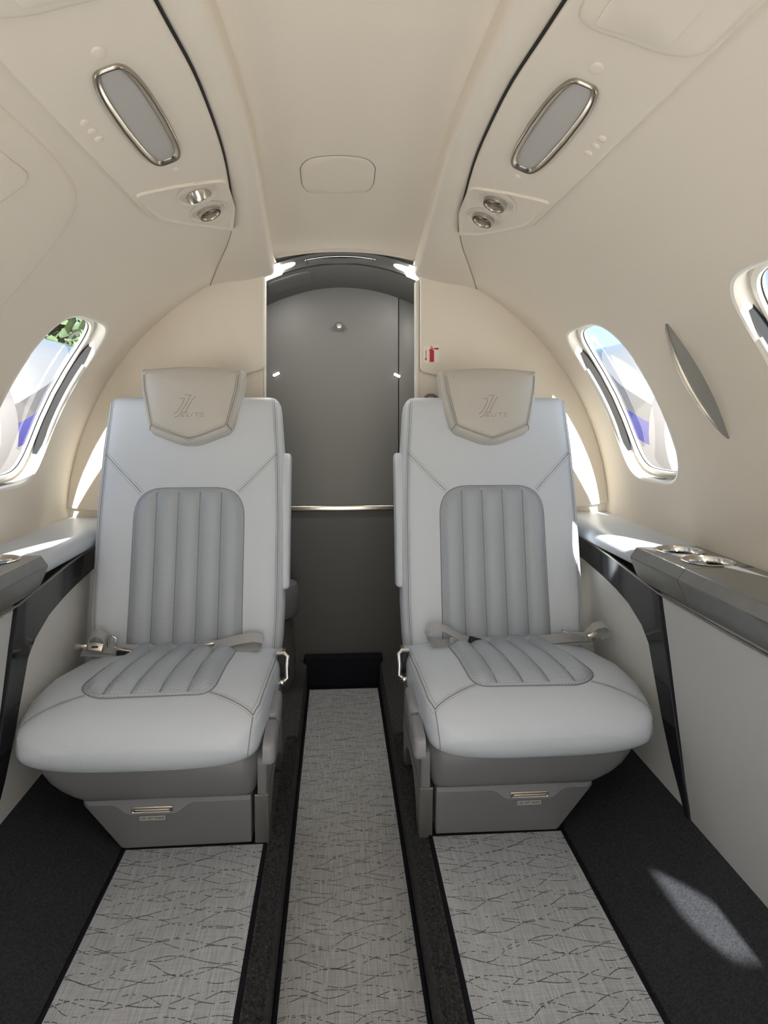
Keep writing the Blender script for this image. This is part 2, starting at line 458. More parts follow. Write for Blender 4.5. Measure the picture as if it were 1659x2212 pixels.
for n_, (s, nm) in enumerate(SIDES):
    mb = MB(); secs = []
    ys = [Y0, -.5, .2] + [.5+.035*k for k in range(50)] + [Y1+.005]
    for y in ys:
        xo = lerp_tab(XO, y); xi = lerp_tab(XI, y); dr = .020 + .020*max(0, (y-1.2)/1.05)
        sec = []
        for k in range(11):
            t = k/10; x = xo + (xi-xo)*t
            z = cz(x) - .0035 - dr*sin(min(1, t*1.15)*PI/2)**1.3
            sec.append((s*x, y, z))
        zi = sec[-1][2]
        for dx, dz in ((-.005, .002), (-.010, .008), (-.013, .018), (-.013, .075)):
            sec.append((s*(xi+dx), y, zi+dz))
        sec = [(s*(xo+.004), y, cz(xo)+.012), (s*(xo+.001), y, cz(xo)-.002)] + sec
        secs.append(sec)
    mb.loft(secs, False, False)
    struct('trim_%d' % (n_+1), mb, M['lining'], ang=70)
# thin seam where the valance meets the lining, aft of the overhead panels
# ---- floor, sunken aisle, sloped side carpets
def strip(prof, y0, y1, ny=2):
    mb = MB(); mb.loft([[(x, y0+(y1-y0)*k/ny, z) for x, z in prof] for k in range(ny+1)], False, False); return mb
AX = .146
fl = [(-.56, 0.), (-.158, 0.), (-.150, -.004), (-AX, -.014), (-AX, -.105), (AX, -.105), (AX, -.014), (.150, -.004), (.158, 0), (.56, 0)]
struct('floor', strip(fl, Y0, 2.8), M['pile'])
for s, nm in SIDES:
    pr = [(s*.518, .006), (s*.545, .012), (s*.70, .083), (s*.762, .113), (s*.80, .135)]
    struct('baseboard_%s' % nm, strip(pr, Y0, 2.26), M['sidecarpet'], ang=60)
# ---- side panels below the ledges with the dark curved trim
PX = .752
trim_up = [(2.26, .617), (2.05, .609), (1.85, .597), (1.70, .582), (1.572, .567)]
trim_fr = [(1.536, .448), (1.492, .303), (1.431, .126), (1.424, .100)]
trim_bk = [(1.444, .100), (1.466, .135), (1.512, .20), (1.556, .28), (1.596, .37), (1.622, .43), (1.66, .463), (1.737, .496), (1.82, .514), (1.91, .527), (2.066, .543), (2.26, .552)]
for n_, (s, nm) in enumerate(SIDES):
    def sp(u, v, h=0., s=s): return (s*(PX-h), u, v)
    yf = Y0
    mb = MB(); pl = [(yf, .10), (1.43, .10), (1.56, .575), (yf, .575)]
    puff(mb, pl, [(0, -.01), (0, .0), (.002, .002)], sp, .3)
    struct('wall_%s_lower_front' % nm, mb, M['sidepanel'])
    mb = MB(); pl = [(1.43, .10), (2.26, .10), (2.26, .60), (1.55, .56)]
    puff(mb, pl, [(0, -.02), (0, -.004)], sp, .3)
    struct('wall_%s_lower_aft' % nm, mb, M['aftpanel'])
    mb = MB(); pl = resample(trim_up + trim_fr + trim_bk, .03)
    puff(mb, pl, [(0, -.004), (0, .004), (.002, .006)], sp, .04)
    struct('trim_%d' % (n_+3), mb, M['gloss'])
    mb = MB().tube([sp(u, v, .006) for u, v in trim_up[:-1]] + [sp(1.572, .569, .006), sp(1.3, .566, .006), sp(.5, .566, .006), sp(yf, .566, .006)], .0032, 8)
    struct('trim_%d' % (n_+5), mb, M['bronze'])

# ---- ledges under the windows: padded top aft, graphite console with cup holders forward
CUPS = {1: [(1.562, .828, .060), (1.690-.065, .825, .0)], -1: []}
for s, nm in SIDES:
    o = thing('side_ledge', 'padded cream ledge under the %s windows running into the dark console' % nm if 0 else
              ('white padded armrest ledge along the right window wall beside the seat lit by sun patches' if s > 0 else 'white padded armrest ledge along the left window wall'),
              'ledge', (s*.82, 1.9, .60))
    mb = MB(); secs = []
    pr = [(.8985, .60), (.8995, .661), (.80, .662), (.765, .661), (.745, .657), (.733, .648), (.728, .634), (.731, .620), (.742, .610), (.752, .606), (.76, .60)]
    for y in (1.672, 1.68, 1.9, 2.1, 2.249):
        e = .004 if y == 1.672 else 0
        secs.append([(s*x, y, z - (e if z > .63 else 0) + .0035*max(0, (y-1.9)/.35)) for x, z in pr])
    mb.loft(secs, True, True)
    obj('padded_top', mb, M['leather'], o)
    c = thing('cupholder_console', 'graphite console top with cup holders on the %s ledge, in front of the white padding' % nm, 'console', (s*.82, 1.3, .60))
    pr = [(.893, .565), (.8995, .660), (.742, .660), (.738, .6585), (.7225, .637), (.722, .632), (.735, .600), (.743, .582), (.750, .572)]
    # top plate with round holes
    cups = [(1.565, .822), (1.668-.03+.0, .822)]
    cups = [(1.500, .825), (1.622, .822)] if s > 0 else [(1.515, .825), (1.635, .822)]
    cups = [(1.497, .829), (1.618, .824)]
    hr = .052
    holes = [[(cx + hr*cos(2*PI*k/40), cy + hr*sin(2*PI*k/40)) for k in range(40)] for cx, cy in cups]
    ystart = 1.43
    def body(y0, y1, holes_, nm2):
        mb = MB(); V, F = fill2d(resample([(y0, .742), (y1, .742), (y1, .8995), (y0, .8995)], .03), holes_, .03)
        mb.add([(s*v, u, .660) for u, v in V], F)
        side = pr[2:]
        nb = max(2, int((y1-y0)/.2)); secs = [[(s*x, y0+(y1-y0)*k/nb, z) for x, z in side] for k in range(nb+1)]
        mb.loft(secs, False, False)
        for y in (y0, y1): mb.add([(s*x, y, z) for x, z in pr], [tuple(range(len(pr)))])
        return obj(nm2, mb, M['console'], c, ang=25)
    body(ystart+.001, 1.671, holes, 'cup_deck')
    body(Y0+.01, ystart-.001, [], 'table_lid')
    for cx, cy in cups:
        mb = MB(); mb.lathe([(.0575, .0), (.0585, .0018), (.056, .0032), (.052, .0026), (.0500, -.002), (.0490, -.012)], (s*cy, cx, .6602), 'z', 40)
        r_ = obj('cup_holder', mb, M['chrome'], c)
        mb = MB(); mb.lathe([(.0491, -.011), (.047, -.07), (.0, -.071)], (s*cy, cx, .6602), 'z', 32)
        obj('cup_well', mb, M['black'], r_)
# ------------------------------------------------------------------ aft partition and the closet beyond it
def flatY(y0, sgn=-1):
    def f(u, v, h=0.): return (u, y0 + sgn*h, v)
    return f
for s, nm in SIDES:
    xi = .272 if s < 0 else .249
    arc = []
    for k in range(31):
        t = rad(-43 + (73.5+43)*k/30); arc.append((s*(R0+.003)*cos(t), ZC+(R0+.003)*sin(t)))
    arc = [p for p in arc if abs(p[0]) > xi]
    pl = [(s*xi, -.02), (s*(arc[0][0]*s), -.02)] + arc + [(s*xi, arc[-1][1]+.002)]
    mb = MB(); pl = ccw(pl)
    puff(mb, pl, [(0, -.035), (0, 0)], flatY(Y1+.006), .2)
    struct('wall_aft_%s' % nm, mb, M['partition'])
    # upper facing panel, rounded lower inner corner
    xe = .266 if s < 0 else .251
    up = [p for p in arc if p[1] > .64]
    low = 1.148 if s < 0 else 1.142
    out = [(s*xe, low), (s*.335, low-.016), (s*.385, low-.09), (s*.41, .64)] + [(p[0]*.999, p[1]) for p in up] + [(s*xe, min(1.475, up[-1][1]))]
    rr = [.02, .04, .06, 0, 0] + [0]*(len(out)-6) + [.004]
    pl = ccw(pround(out, rr, 5) if s > 0 else pround(out, rr, 5))
    mb = MB(); puff(mb, pl, [(0, -.004), (0, .009), (.002, .0125), (.005, .014)], flatY(Y1), .2)
    struct('trim_%d' % (7 if s < 0 else 8), mb, M['partition'])
# pale door-track strips at the opening
mb = MB().box(.238, .2485, Y1-.004, Y1+.05, 0, 1.452, .003); struct('trim_9', mb, M['white'])
mb = MB().box(-.2715, -.266, Y1+.012, Y1+.05, 0, 1.47, .002); struct('trim_10', mb, M['white'])
mb = MB(); secs = []
for k in range(17):
    x = -.262+.514*k/16; z = 1.5555-.8*x*x*.62
    secs.append([(x, Y1+.012, z+.02), (x, Y1+.008, z-.002), (x, Y1+.014, z-.006), (x, Y1+.026, z-.006), (x, Y1+.03, z+.02)])
mb.loft(secs, False, False); struct('trim_11', mb, M['lining'])

VB = 2.75
def vz(x, y): return 1.545 - .8*x*x - .085*max(0, y-2.44)
mb = MB(); secs = []
for k in range(17):
    x = -.35+.70*k/16; secs.append([(x, y, vz(x, y)+(0 if y > 2.42 else .006)) for y in (Y1+.03, 2.36, 2.43)])
mb.loft(secs, False, False); struct('ceiling_closet_front', mb, M['vestceil'], ang=60)
mb = MB(); secs = []
for k in range(17):
    x = -.35+.70*k/16; secs.append([(x, y, vz(x, y)) for y in (2.43, 2.6, VB+.02)])
mb.loft(secs, False, False); struct('ceiling_closet', mb, M['vestceil'], ang=60)
mb = MB(); secs = []
for k in range(17):
    x = -.33+.66*k/16; z = vz(x, 2.43)
    secs.append([(x, 2.425, z+.008), (x, 2.422, z-.001), (x, 2.428, z-.004), (x, 2.434, z-.001), (x, 2.436, z+.006)])
mb.loft(secs, False, False); struct('trim_12', mb, M['bronze'])
# closet walls
mb = MB().box(-.40, -.345, Y1+.03, VB+.03, -.02, 1.50); struct('wall_closet_left', mb, M['vestwall'])
mb = MB().box(.345, .40, Y1+.03, VB+.03, -.02, 1.50); struct('wall_closet_right', mb, M['vestwall'])
mb = MB(); mb.box(-.345, .224, VB, VB+.03, .62, 1.56); struct('wall_back', mb, M['vestwall'])
mb = MB(); mb.box(.2275, .345, VB, VB+.03, .62, 1.56, .0015); struct('wall_back_narrow', mb, M['vestwall'])
mb = MB(); mb.box(-.345, .345, VB+.002, VB+.03, 0.0, .62); struct('wall_back_lower', mb, M['vestlow'])

t = thing('wall_rail', 'satin metal rail running across the grey closet back wall', 'rail', (0, VB, .617))
mb = MB(); mb.box(-.34, .34, VB-.012, VB+.004, .606, .628, .005, 3); obj('bar', mb, M['satin'], t)
t = thing('coat_knob', 'small round satin coat knob high on the grey back wall', 'knob', (-.018, VB, 1.358))
mb = MB(); mb.lathe([(0, -.003), (.018, -.003), (.021, 0)], (-.018, VB, 1.358), 'y', 28); obj('base_ring', mb, M['plastic'], t)
mb = MB(); mb.lathe([(.006, -.002), (.006, -.016), (.0125, -.020), (.0135, -.026), (.010, -.031), (0, -.032)], (-.018, VB, 1.358), 'y', 28); obj('knob', mb, M['satin'], t)
for x, z, a, w in ((-.273, 1.162, 25, 'left'), (.219, 1.160, -25, 'right')):  # small emissive pill shapes on the closet back wall
    t = thing('bright_slot', 'small glowing slot at the %s of the grey back wall' % w, 'light', (x, VB, z), 'glowing slots on the closet back wall')
    def sl(u, v, h=0, x=x, z=z, a=rad(a)): return (x+u*cos(a)-v*sin(a), VB-h, z+u*sin(a)+v*cos(a))
    mb = MB(); puff(mb, rrect(-.0165, .0165, -.0072, .0072, .007), [(0, -.002), (0, .002), (.002, .003)], sl, .01); obj('bezel', mb, M['vestwall'], t)
    mb = MB(); puff(mb, rrect(-.014, .014, -.005, .005, .005), [(0, .002), (0, .0045), (.0015, .006)], sl, .01); obj('lens', mb, M['slotglow'], t)
for s, nm in SIDES:
    t = thing('dome_light', 'lit oval ceiling lens in the %s corner over the closet opening' % nm, 'light', (s*.235, 2.355, 1.5), 'dome lights over the closet opening')
    def cl(u, v, h=0, s=s): return (s*u, v, vz(u, 2.40)+.006-h)
    mb = MB(); puff(mb, pround([(.168, 2.352), (.185, 2.325), (.30, 2.325), (.30, 2.385), (.185, 2.385)], [.02, .02, .004, .004, .02]), [(0, -.003), (0, .004), (.004, .006)], cl, .02); obj('housing', mb, M['lampdim'], t)
    mb = MB(); puff(mb, rrect(.222, .30, 2.323, 2.418, .004), [(0, .004), (0, .010), (.003, .012)], cl, .02); obj('lens', mb, M['lamp'], t)
t = thing('ceiling_grille', 'dark flush panel in the middle of the arched closet header', 'panel', (-.015, 2.36, 1.54))
def cg(u, v, h=0): return (u, v, vz(u, 2.40)+.006-h)
mb = MB(); puff(mb, pround([(-.135, 2.335), (.103, 2.335), (.10, 2.405), (-.132, 2.405)], .008), [(0, -.002), (0, .0025), (.002, .003)], cg, .03); obj('panel', mb, M['plastic'], t)
mb = MB(); mb.tube([cg(u, v, .0028) for u, v in resample(pround([(-.137, 2.333), (.105, 2.333), (.102, 2.407), (-.134, 2.407)], .008), .02)], .0016, 6, True); obj('edge_trim', mb, M['satin'], t)
t = thing('ceiling_hatch_cover', 'rounded grey cover flush in the closet ceiling at left', 'cover', (-.20, 2.55, 1.5))
def ch(u, v, h=0): return (u, v, vz(u, v)-h)
mb = MB(); puff(mb, rrect(-.285, -.125, 2.48, 2.66, .03), [(0, -.002), (0, .0025), (.002, .0035)], ch, .04); obj('cover', mb, M['vestceil'], t)
# carpeted step at the end of the aisle
mb = MB(); mb.box(-.160, .157, 2.705, 2.745, -.105, .026, .008, 3)
tag(obj('carpeted_step', mb, M['binding'], loc=(0, 2.75, -.105)), 'near-black carpeted step closing the far end of the aisle runner', 'step')
# rounded lavatory seat behind the left seat
t = thing('lavatory_seat', 'rounded grey lavatory seat half hidden behind the left cabin seat', 'lavatory', (-.27, 2.5, 0))
mb = MB(); mb.lathe([(0, .385), (.07, .384), (.092, .376), (.100, .355), (.103, .285), (.096, .265), (.05, .262)], (-.268, 2.5, 0), 'z', 40); obj('lid', mb, M['plastic'], t)
mb = MB(); mb.lathe([(.06, .265), (.078, .25), (.088, .15), (.090, .06), (.080, 0.0)], (-.27, 2.5, 0), 'z', 40); obj('pedestal', mb, M['vestlow'], t)
# extinguisher behind the right seat: bracket top shows over the shoulder
t = thing('extinguisher_bracket', 'dark loop handle showing above the right seat shoulder by the door track', 'bracket', (.285, 2.2, 1.0))
mb = MB(); mb.tube([(.262, 2.215, .95), (.262, 2.215, 1.045), (.266, 2.215, 1.058), (.276, 2.215, 1.064), (.292, 2.215, 1.064), (.302, 2.215, 1.058), (.306, 2.215, 1.045), (.306, 2.215, .95)], .0052, 10); obj('loop', mb, M['plastic'], t)
mb = MB(); mb.box(.272, .296, 2.219, 2.232, .94, 1.052, .003); obj('plate', mb, M['bronze'], t)
# extinguisher sign
t = thing('extinguisher_sign', 'small cream sticker with red fire extinguisher and down arrow on the partition', 'sign', (.288, Y1-.014, 1.203))
sg = flatY(Y1-.0142)
mb = MB(); puff(mb, rrect(.262, .3145, 1.1735, 1.2315, .006), [(0, 0), (0, .0006)], sg, .05); obj('sticker', mb, M['sticker'], t)
K = .1/1382*1.56*.955
def sx(u, v): return (.262 + (u-455)*.0524/465, 1.2315 - (v-365)*.058/510)
mb = MB()
def flat(mb, pts, h=.0011):
    p = ccw([sx(*q) for q in pts]); V, F = fill2d(p, (), .05); mb.add([sg(u, v, h) for u, v in V], F)
flat(mb, pround([(638, 855), (638, 500), (660, 500), (690, 470), (722, 470), (755, 500), (775, 530), (772, 855)], [4, 60, 1, 1, 1, 1, 40, 4], 4))
flat(mb, [(720, 452), (905, 430), (905, 500), (720, 470)])
flat(mb, [(608, 515), (690, 448), (700, 462), (622, 528)])
ring = [(695+34*cos(2*PI*k/20), 425+38*sin(2*PI*k/20)) for k in range(20)]; hole = [(695+17*cos(2*PI*k/20), 425+19*sin(2*PI*k/20)) for k in range(20)]
V, F = fill2d(ccw([sx(*q) for q in ring]), [[sx(*q) for q in hole]], .05); mb.add([sg(u, v, .0011) for u, v in V], F)
obj('extinguisher_symbol', mb, M['red'], t)
mb = MB(); flat(mb, [(522, 510), (541, 510), (541, 752), (565, 752), (527, 825), (488, 752), (522, 752)]); obj('arrow', mb, M['red'], t)
# access cover in the headliner
t = thing('ceiling_access_cover', 'rounded flush access cover in the middle of the cream ceiling', 'cover', (-.025, 1.56, 1.55))
cc = lambda u, v, h=0: (u, v, 1.556-.55*u*u - h)
o_ = pround([(-.108, 1.50), (-.088, 1.452), (-.025, 1.442), (.038, 1.452), (.058, 1.50), (.060, 1.62), (.045, 1.682), (-.095, 1.682), (-.110, 1.62)], [.02, .03, .05, .03, .02, .03, .04, .04, .03])
mb = MB(); puff(mb, o_, [(0, -.003), (0, .0012), (.0012, .002)], cc, .03); obj('cover', mb, M['ceiling'], t)
mb = MB(); mb.tube([cc(u, v, .0002) for u, v in inset(o_, -.0012)], .0011, 6, True); obj('gap', mb, M['seam'], t)

# ------------------------------------------------------------------ overhead service panels
def thx(deg): return A(deg)
def button(t, f, y, th, a=.013, b=.0085):
    mb = MB(); puff(mb, sellipse(y, A(th), a, b, 2.0, 28), [(0, -.002), (0, .0005), (.0015, .0022), (.004, .003)], f, .006)
    obj('button', mb, M['lining'], t)
def overhead(s, nm, dy, dth):
    t = thing('overhead_panel', 'cream overhead panel with reading lamp and two air vents, %s side of the ceiling' % nm, 'overhead panel', (s*.33, 1.2, 1.47))
    f0 = cyl(s)
    f = lambda u, v, h=0: f0(u, v + A(dth)*0, h)
    oth = 62.0 + dth
    inn = [(y, A(90) - math.asin(min(1, (lerp_tab(XO, y)+.004)/R0))*R0) for y in [1.765-.035*k for k in range(33)] + [.5, .3, -.3, Y0+.02]]
    yb = 1.775
    out = [(Y0+.02, A(oth)), (.3, A(oth)), (1.0, A(oth)), (1.40, A(oth)), (1.515+dy, A(oth+.1)), (1.60+dy, A(oth+2.2)), (1.70+dy, A(66.8)), (yb, inn[0][1]-.004)]
    pl = resample(ccw(pround(out + inn, [.004, 0, 0, 0, .06, .06, .03, .006] + [.003] + [0]*(len(inn)-1), 5)), .05)
    mb = MB(); puff(mb, pl, [(0, -.004), (0, .008), (.0015, .0105), (.004, .0118), (.008, .012)], f, .05, dv=.03)
    obj('panel_body', mb, M['lining'], t, ang=50)
    g = .012
    # dark gap against the valance
    mb = MB(); mb.tube([f(u, v+.002, .004) for u, v in inn[:-1]], .0028, 6); obj('valance_gap', mb, M['black'], t)
    # vent pod at the aft end: raised lip and two scooped eyeball outlets
    y0 = 1.405+dy*.3
    pod = pround([(y0-.075, A(oth+.6)), (1.50+dy, A(oth+.6)), (1.59+dy, A(oth+2.6)), (1.69+dy, A(67.2)), (1.755, A(70.6)), (1.60, A(72.6)), (y0+.02, A(73.2))], [.02, .05, .05, .03, .012, .02, .02], 6)
    cups = [(1.455+dy*.4, A(68.7)), (1.575+dy*.4, A(68.7))]
    holes = [[(cy+.060*cos(2*PI*k/40), ct+.042*sin(2*PI*k/40)) for k in range(40)] for cy, ct in cups]
    pl = resample(ccw(pod), .03)
    mb = MB(); fp = lambda u, v, h=0: f(u, v, h+g)
    rings = [(0, -.002), (0, .003), (.002, .005), (.005, .005), (.008, .002), (.012, .0015)]
    puff(mb, pl, rings, fp, .02, holes=holes)
    obj('vent_pod', mb, M['lining'], t, ang=45)
    for i, (cy, ct) in enumerate(cups):
        mb = MB(); secs = []
        for rr, h in ((1.06, .0028), (1.0, .0035), (.95, .0025), (.88, -.003), (.80, -.009), (.72, -.013), (.0, -.014)):
            secs.append([fp(cy+.060*rr*cos(2*PI*k/40), ct+.042*rr*sin(2*PI*k/40), h) for k in range(40)])
        mb.loft(secs, True, False); v_ = obj('air_vent', mb, M['lining'], t, ang=60)
        c0 = Vector(fp(cy, ct, -.0125)); n = (Vector(fp(cy, ct, 0)) - Vector(fp(cy, ct, -.01))).normalized()
        tilt = Vector((-s*.10, (.55 if (i == 0 and s < 0) else -.15), 0)); ax = (n + tilt).normalized()
        q = n.rotation_difference(ax); B = Vector((0, 1, 0)) - ax*ax.y; B.normalize(); Cc = ax.cross(B)
        mb = MB(); secs = []
        for r_, h in ((.019, 0), (.0255, .003), (.0255, .022), (.0245, .026), (.0210, .026), (.0195, .022), (.018, .010), (.0, .009)):
            ring = []
            for k in range(48):
                rr = r_*(1+(.035*(k % 2) if r_ > .025 else 0))
                ring.append(c0 + ax*h + (B*cos(2*PI*k/48)+Cc*sin(2*PI*k/48))*rr)
            secs.append(ring)
        mb.loft(secs, True, False); obj('nozzle', mb, M['satin'], v_, ang=25)
        mb = MB(); mb.add([c0 + ax*.0115 + (B*cos(2*PI*k/24)+Cc*sin(2*PI*k/24))*.0142 for k in range(24)], [tuple(range(24))]); obj('nozzle_bore', mb, M['black'], v_)
    # reading lamp
    yc, tc = 1.088 + dy*.15, A(68.55+dth*.9); ha, hb = .168, .0375
    def ol(d):
        out = []
        for k in range(96):
            a = 2*PI*k/96; c, s_ = cos(a), sin(a)
            y = math.copysign(abs(c)**(2/6.5), c); w = math.copysign(abs(s_)**(2/4.2), s_)
            out.append((yc + (ha-d)*y, tc + (hb-d)*w*(1 - .24*y*y)))
        return out
    fl_ = lambda u, v, h=0: f(u, v, h+g)
    mb = MB(); secs = []
    for ins, h in ((0, -.002), (0, .003), (.0015, .0058), (.004, .0065), (.007, .005), (.0105, .0018), (.0128, .0004), (.0132, -.002)):
        secs.append([fl_(u, v, h) for u, v in ol(ins)])
    mb.loft(secs, True, False); fr = obj('lamp_frame', mb, M['bronze'], t, ang=60)
    mb = MB(); puff(mb, ol(.0122), [(0, -.005), (0, .0004), (.002, .0014), (.006, .0016)], fl_, .03); obj('lamp_lens', mb, M['lens'], t)
    fb = lambda u, v, h=0: f(u, v, h+g)
    button(t, fb, .884, 68.6+dth*.8, .014, .0095)
    button(t, fb, 1.295, 68.4+dth*.5, .010, .007)
    for y in (1.036, 1.066, 1.096): button(t, fb, y-.012*(s < 0), 63.7+dth*.7, .009, .0075)
    button(t, fb, 1.665, 69.4, .007, .005)
    # raised pad at the forward end with a drop-down door outline
    pad = pround([(-.3, A(oth+.5)), (.775+dy*1.4, A(oth+.5)), (.80+dy, A(65)), (.815+dy, A(72.8)), (-.3, A(72.8))], [.01, .05, .03, .04, .01], 6)
    mb = MB(); puff(mb, resample(ccw(pad), .05), [(0, -.002), (0, .003), (.004, .007), (.012, .0095)], fb, .06, dv=.03); obj('mask_housing', mb, M['lining'], t, ang=50)
    fd = lambda u, v, h=0: f(u, v, h+g+.0095)
    dr = pround([(.52, A(65.3)), (.776+dy, A(65.3)), (.794+dy, A(71.2)), (.52, A(71.2))], .014, 5)
    mb = MB(); puff(mb, resample(ccw(dr), .05), [(0, -.001), (0, .0022), (.003, .0038)], fd, .06); obj('mask_door', mb, M['lining'], t, ang=50)
    # lining seam running down from the panel corner to the partition
    mb = MB(); path = []
    for k in range(13):
        q = k/12; y = 1.772+(Y1-1.772)*q; x = lerp_tab(XO, y) + .001
        path.append((s*x, y, cz(x)-.0008))
    mb.tube(path, .0016, 6); struct('trim_%d' % (13 if s < 0 else 14), mb, M['seam'])
for s, nm in SIDES: overhead(s, nm, 0 if s > 0 else -.025, .15 if s > 0 else -.7)

# ------------------------------------------------------------------ wall sconces
for s, nm in SIDES:
    t = thing('wall_sconce', 'almond-shaped smoky sconce with bronze rim on the %s wall ahead of the window' % nm, 'wall light', cyl(s)(1.47 if s > 0 else 1.40, A(29)))
    f = cyl(s); dy = 0 if s > 0 else -.075
    n = 28; back = []; rim = []; face = []; mid = []
    for k in range(n+1):
        q = k/n; b = sin(PI*q)**.8; v = A(38.6) + (A(19.8)-A(38.6))*q
        face.append(f(1.452+dy+.070*b*(1-.25*q), v, -.002)); mid.append(f(1.450+dy+.038*b, v, .022*b))
        rim.append(f(1.445+dy+.004*b, v, .028*b)); back.append(f(1.440+dy-.006*b, v, -.002))
    mb = MB(); mb.loft([face, mid, rim], False, False); obj('shell', mb, M['bronze'], t, ang=60)
    mb = MB(); mb.loft([[Vector(p)+Vector((0, .003, 0)) for p in rim], rim, [f(1.440+dy+.002*sin(PI*k/n)**.8, A(38.6)+(A(19.8)-A(38.6))*k/n, (.029*sin(PI*k/n)**.8)) for k in range(n+1)], back], False, False); obj('lens', mb, M['sconcelens'], t, ang=60)
    mb = MB(); mb.tube([f(1.4465+dy+.034*sin(PI*k/n)**.8, A(38.4)+(A(20)-A(38.4))*k/n, .0215*sin(PI*k/n)**.8+.001) for k in range(n+1)], .0011, 6); obj('edge_line', mb, M['satin'], t)

# emergency exit hatch: shallow raised panel on the left lining
f = cyl(-1)
pl = pround([(-.36, A(58.9)), (1.10, A(58.6)), (1.27, A(57.0)), (1.375, A(47)), (1.372, A(2.2)), (-.36, A(2.2))], [.01, .10, .12, .2, .02, .01], 8)
pl = resample(ccw(pl), .04)
mb = MB(); V, F = fill2d(inset(pl, .012), [list(h) for h in [win_out(y, .012) for y in WIN[-1][1:]]], .045, .03)
secs = [[f(u, v, h) for u, v in (inset(pl, i) if i else pl)] for i, h in ((0, -.001), (.003, .005), (.008, .0085), (.012, .009))]
mb.loft(secs, True, False); mb.add([f(u, v, .009) for u, v in V], F)
for y in WIN[-1][1:]:
    mb.loft([[f(u, v, h) for u, v in win_out(y, g)] for g, h in ((.012, .009), (.008, .007), (.004, 0))], True, False)
t = bpy.data.objects.new('door_1', None); COL.objects.link(t); t.location = f(.6, A(30)); ORG[t.name] = tuple(t.location); t['kind'] = 'structure'
obj('hatch_panel', mb, M['lining'], t, ang=60)
mb = MB(); puff(mb, rrect(.86, 1.093, A(49.5), A(55.5), .03), [(0, .006), (0, .0125), (.004, .016), (.009, .0165)], f, .05); obj('handle_cover', mb, M['lining'], t)

# ------------------------------------------------------------------ floor mats
def floormat(name, label, x0, x1, y0, y1, z, m, jog=()):
    t = thing(name, label, 'floor mat', ((x0+x1)/2, (y0+y1)/2, z))
    bw = .0085
    mb = MB(); mb.box(x0+bw, x1-bw, y0+bw, y1-bw, z+.0008, z+.0062, 0); obj('woven_field', mb, m, t)
    mb = MB(); o_ = rrect(x0, x1, y0, y1, .006, 3)
    o_ = resample(o_, .06)
    secs = [[(u, v, z+h) for u, v in (inset(o_, i) if i else ccw(o_))] for i, h in ((0, .0008), (0, .0055), (.002, .0078), (.007, .0078), (.0095, .0062), (.0095, .004))]
    mb.loft(secs, True, False); obj('binding', mb, M['binding'], t)
    return t
floormat('floor_mat', 'pale grey woven floor mat with dark wavy lines in front of the left seat', -.517, -.188, -1.2, 1.578, 0, M['mat'])
floormat('floor_mat', 'pale grey woven floor mat crossed by sunlight in front of the right seat', .188, .515, -1.2, 1.578, 0, M['mat'])
floormat('aisle_runner', 'long narrow taupe woven runner in the sunken centre aisle between the seats', -.145, .145, -1.2, 2.70, -.105, M['runner'])
# tufts of the pile carpet along the aisle edges (too many to count)
mb = MB(); rnd = random.Random(5)
for s in (-1, 1):
    for k in range(9000):
        y = .95 + 1.15*rnd.random(); x = rnd.uniform(.1475, .1835)
        z = 0 if x > .156 else -.004*(1-(x-.1475)/.0085)
        a = rnd.uniform(0, 6.28); l = rnd.uniform(.002, .0046); w = rnd.uniform(.0012, .0022)
        c, s_ = cos(a)*w, sin(a)*w; tx, ty = rnd.uniform(-.002, .002), rnd.uniform(-.002, .002)
        mb.add([(s*x+c, y+s_, z-.001), (s*x-s_, y+c, z-.001), (s*x-c*.5+s_*.5, y-s_*.6-c*.6, z-.001), (s*x+tx, y+ty, z+l)], [(0, 1, 3), (1, 2, 3), (2, 0, 3)])
tuft = obj('carpet_pile', mb, M['pile'], loc=(0, 1.5, 0)); tag(tuft, 'charcoal carpet pile tufts along both edges of the sunken aisle', 'carpet', kind='stuff')
# ------------------------------------------------------------------ cabin seats
def uvset(o, fn):
    me = o.data; uv = me.uv_layers.new(name='UVMap'); org = Vector(ORG[o.name])
    for l in me.loops:
        p = me.vertices[l.vertex_index].co + org
        uv.data[l.index].uv = fn(p)
def dashes(mb, path, nrm, step=.0052, ln=.0032, w=.0007, h=.0006):
    """short raised stitches along a path; nrm = surface normal (constant or per point)"""
    P = [Vector(p) for p in path]; acc = 0; nxt = 0
    for i in range(len(P)-1):
        a, b = P[i], P[i+1]; L_ = (b-a).length
        if L_ < 1e-6: continue
        d = (b-a)/L_; n = Vector(nrm[i] if isinstance(nrm, list) else nrm)
        sdir = d.cross(n).normalized()
        while nxt < acc+L_:
            q = a + d*(nxt-acc); e = q + d*ln
            mb.add([q-sdir*w+n*.0001, q+sdir*w+n*.0001, e+sdir*w+n*.0001, e-sdir*w+n*.0001, (q+e)/2+n*h], [(0, 1, 4), (1, 2, 4), (2, 3, 4), (3, 0, 4)])
            nxt += step
        acc += L_
def off2(path, d):
    out = []
    for i, p in enumerate(path):
        a = Vector(path[max(0, i-1)]); b = Vector(path[min(len(path)-1, i+1)]); t = (b-a).normalized()
        out.append((p[0]-t.y*d, p[1]+t.x*d))
    return out

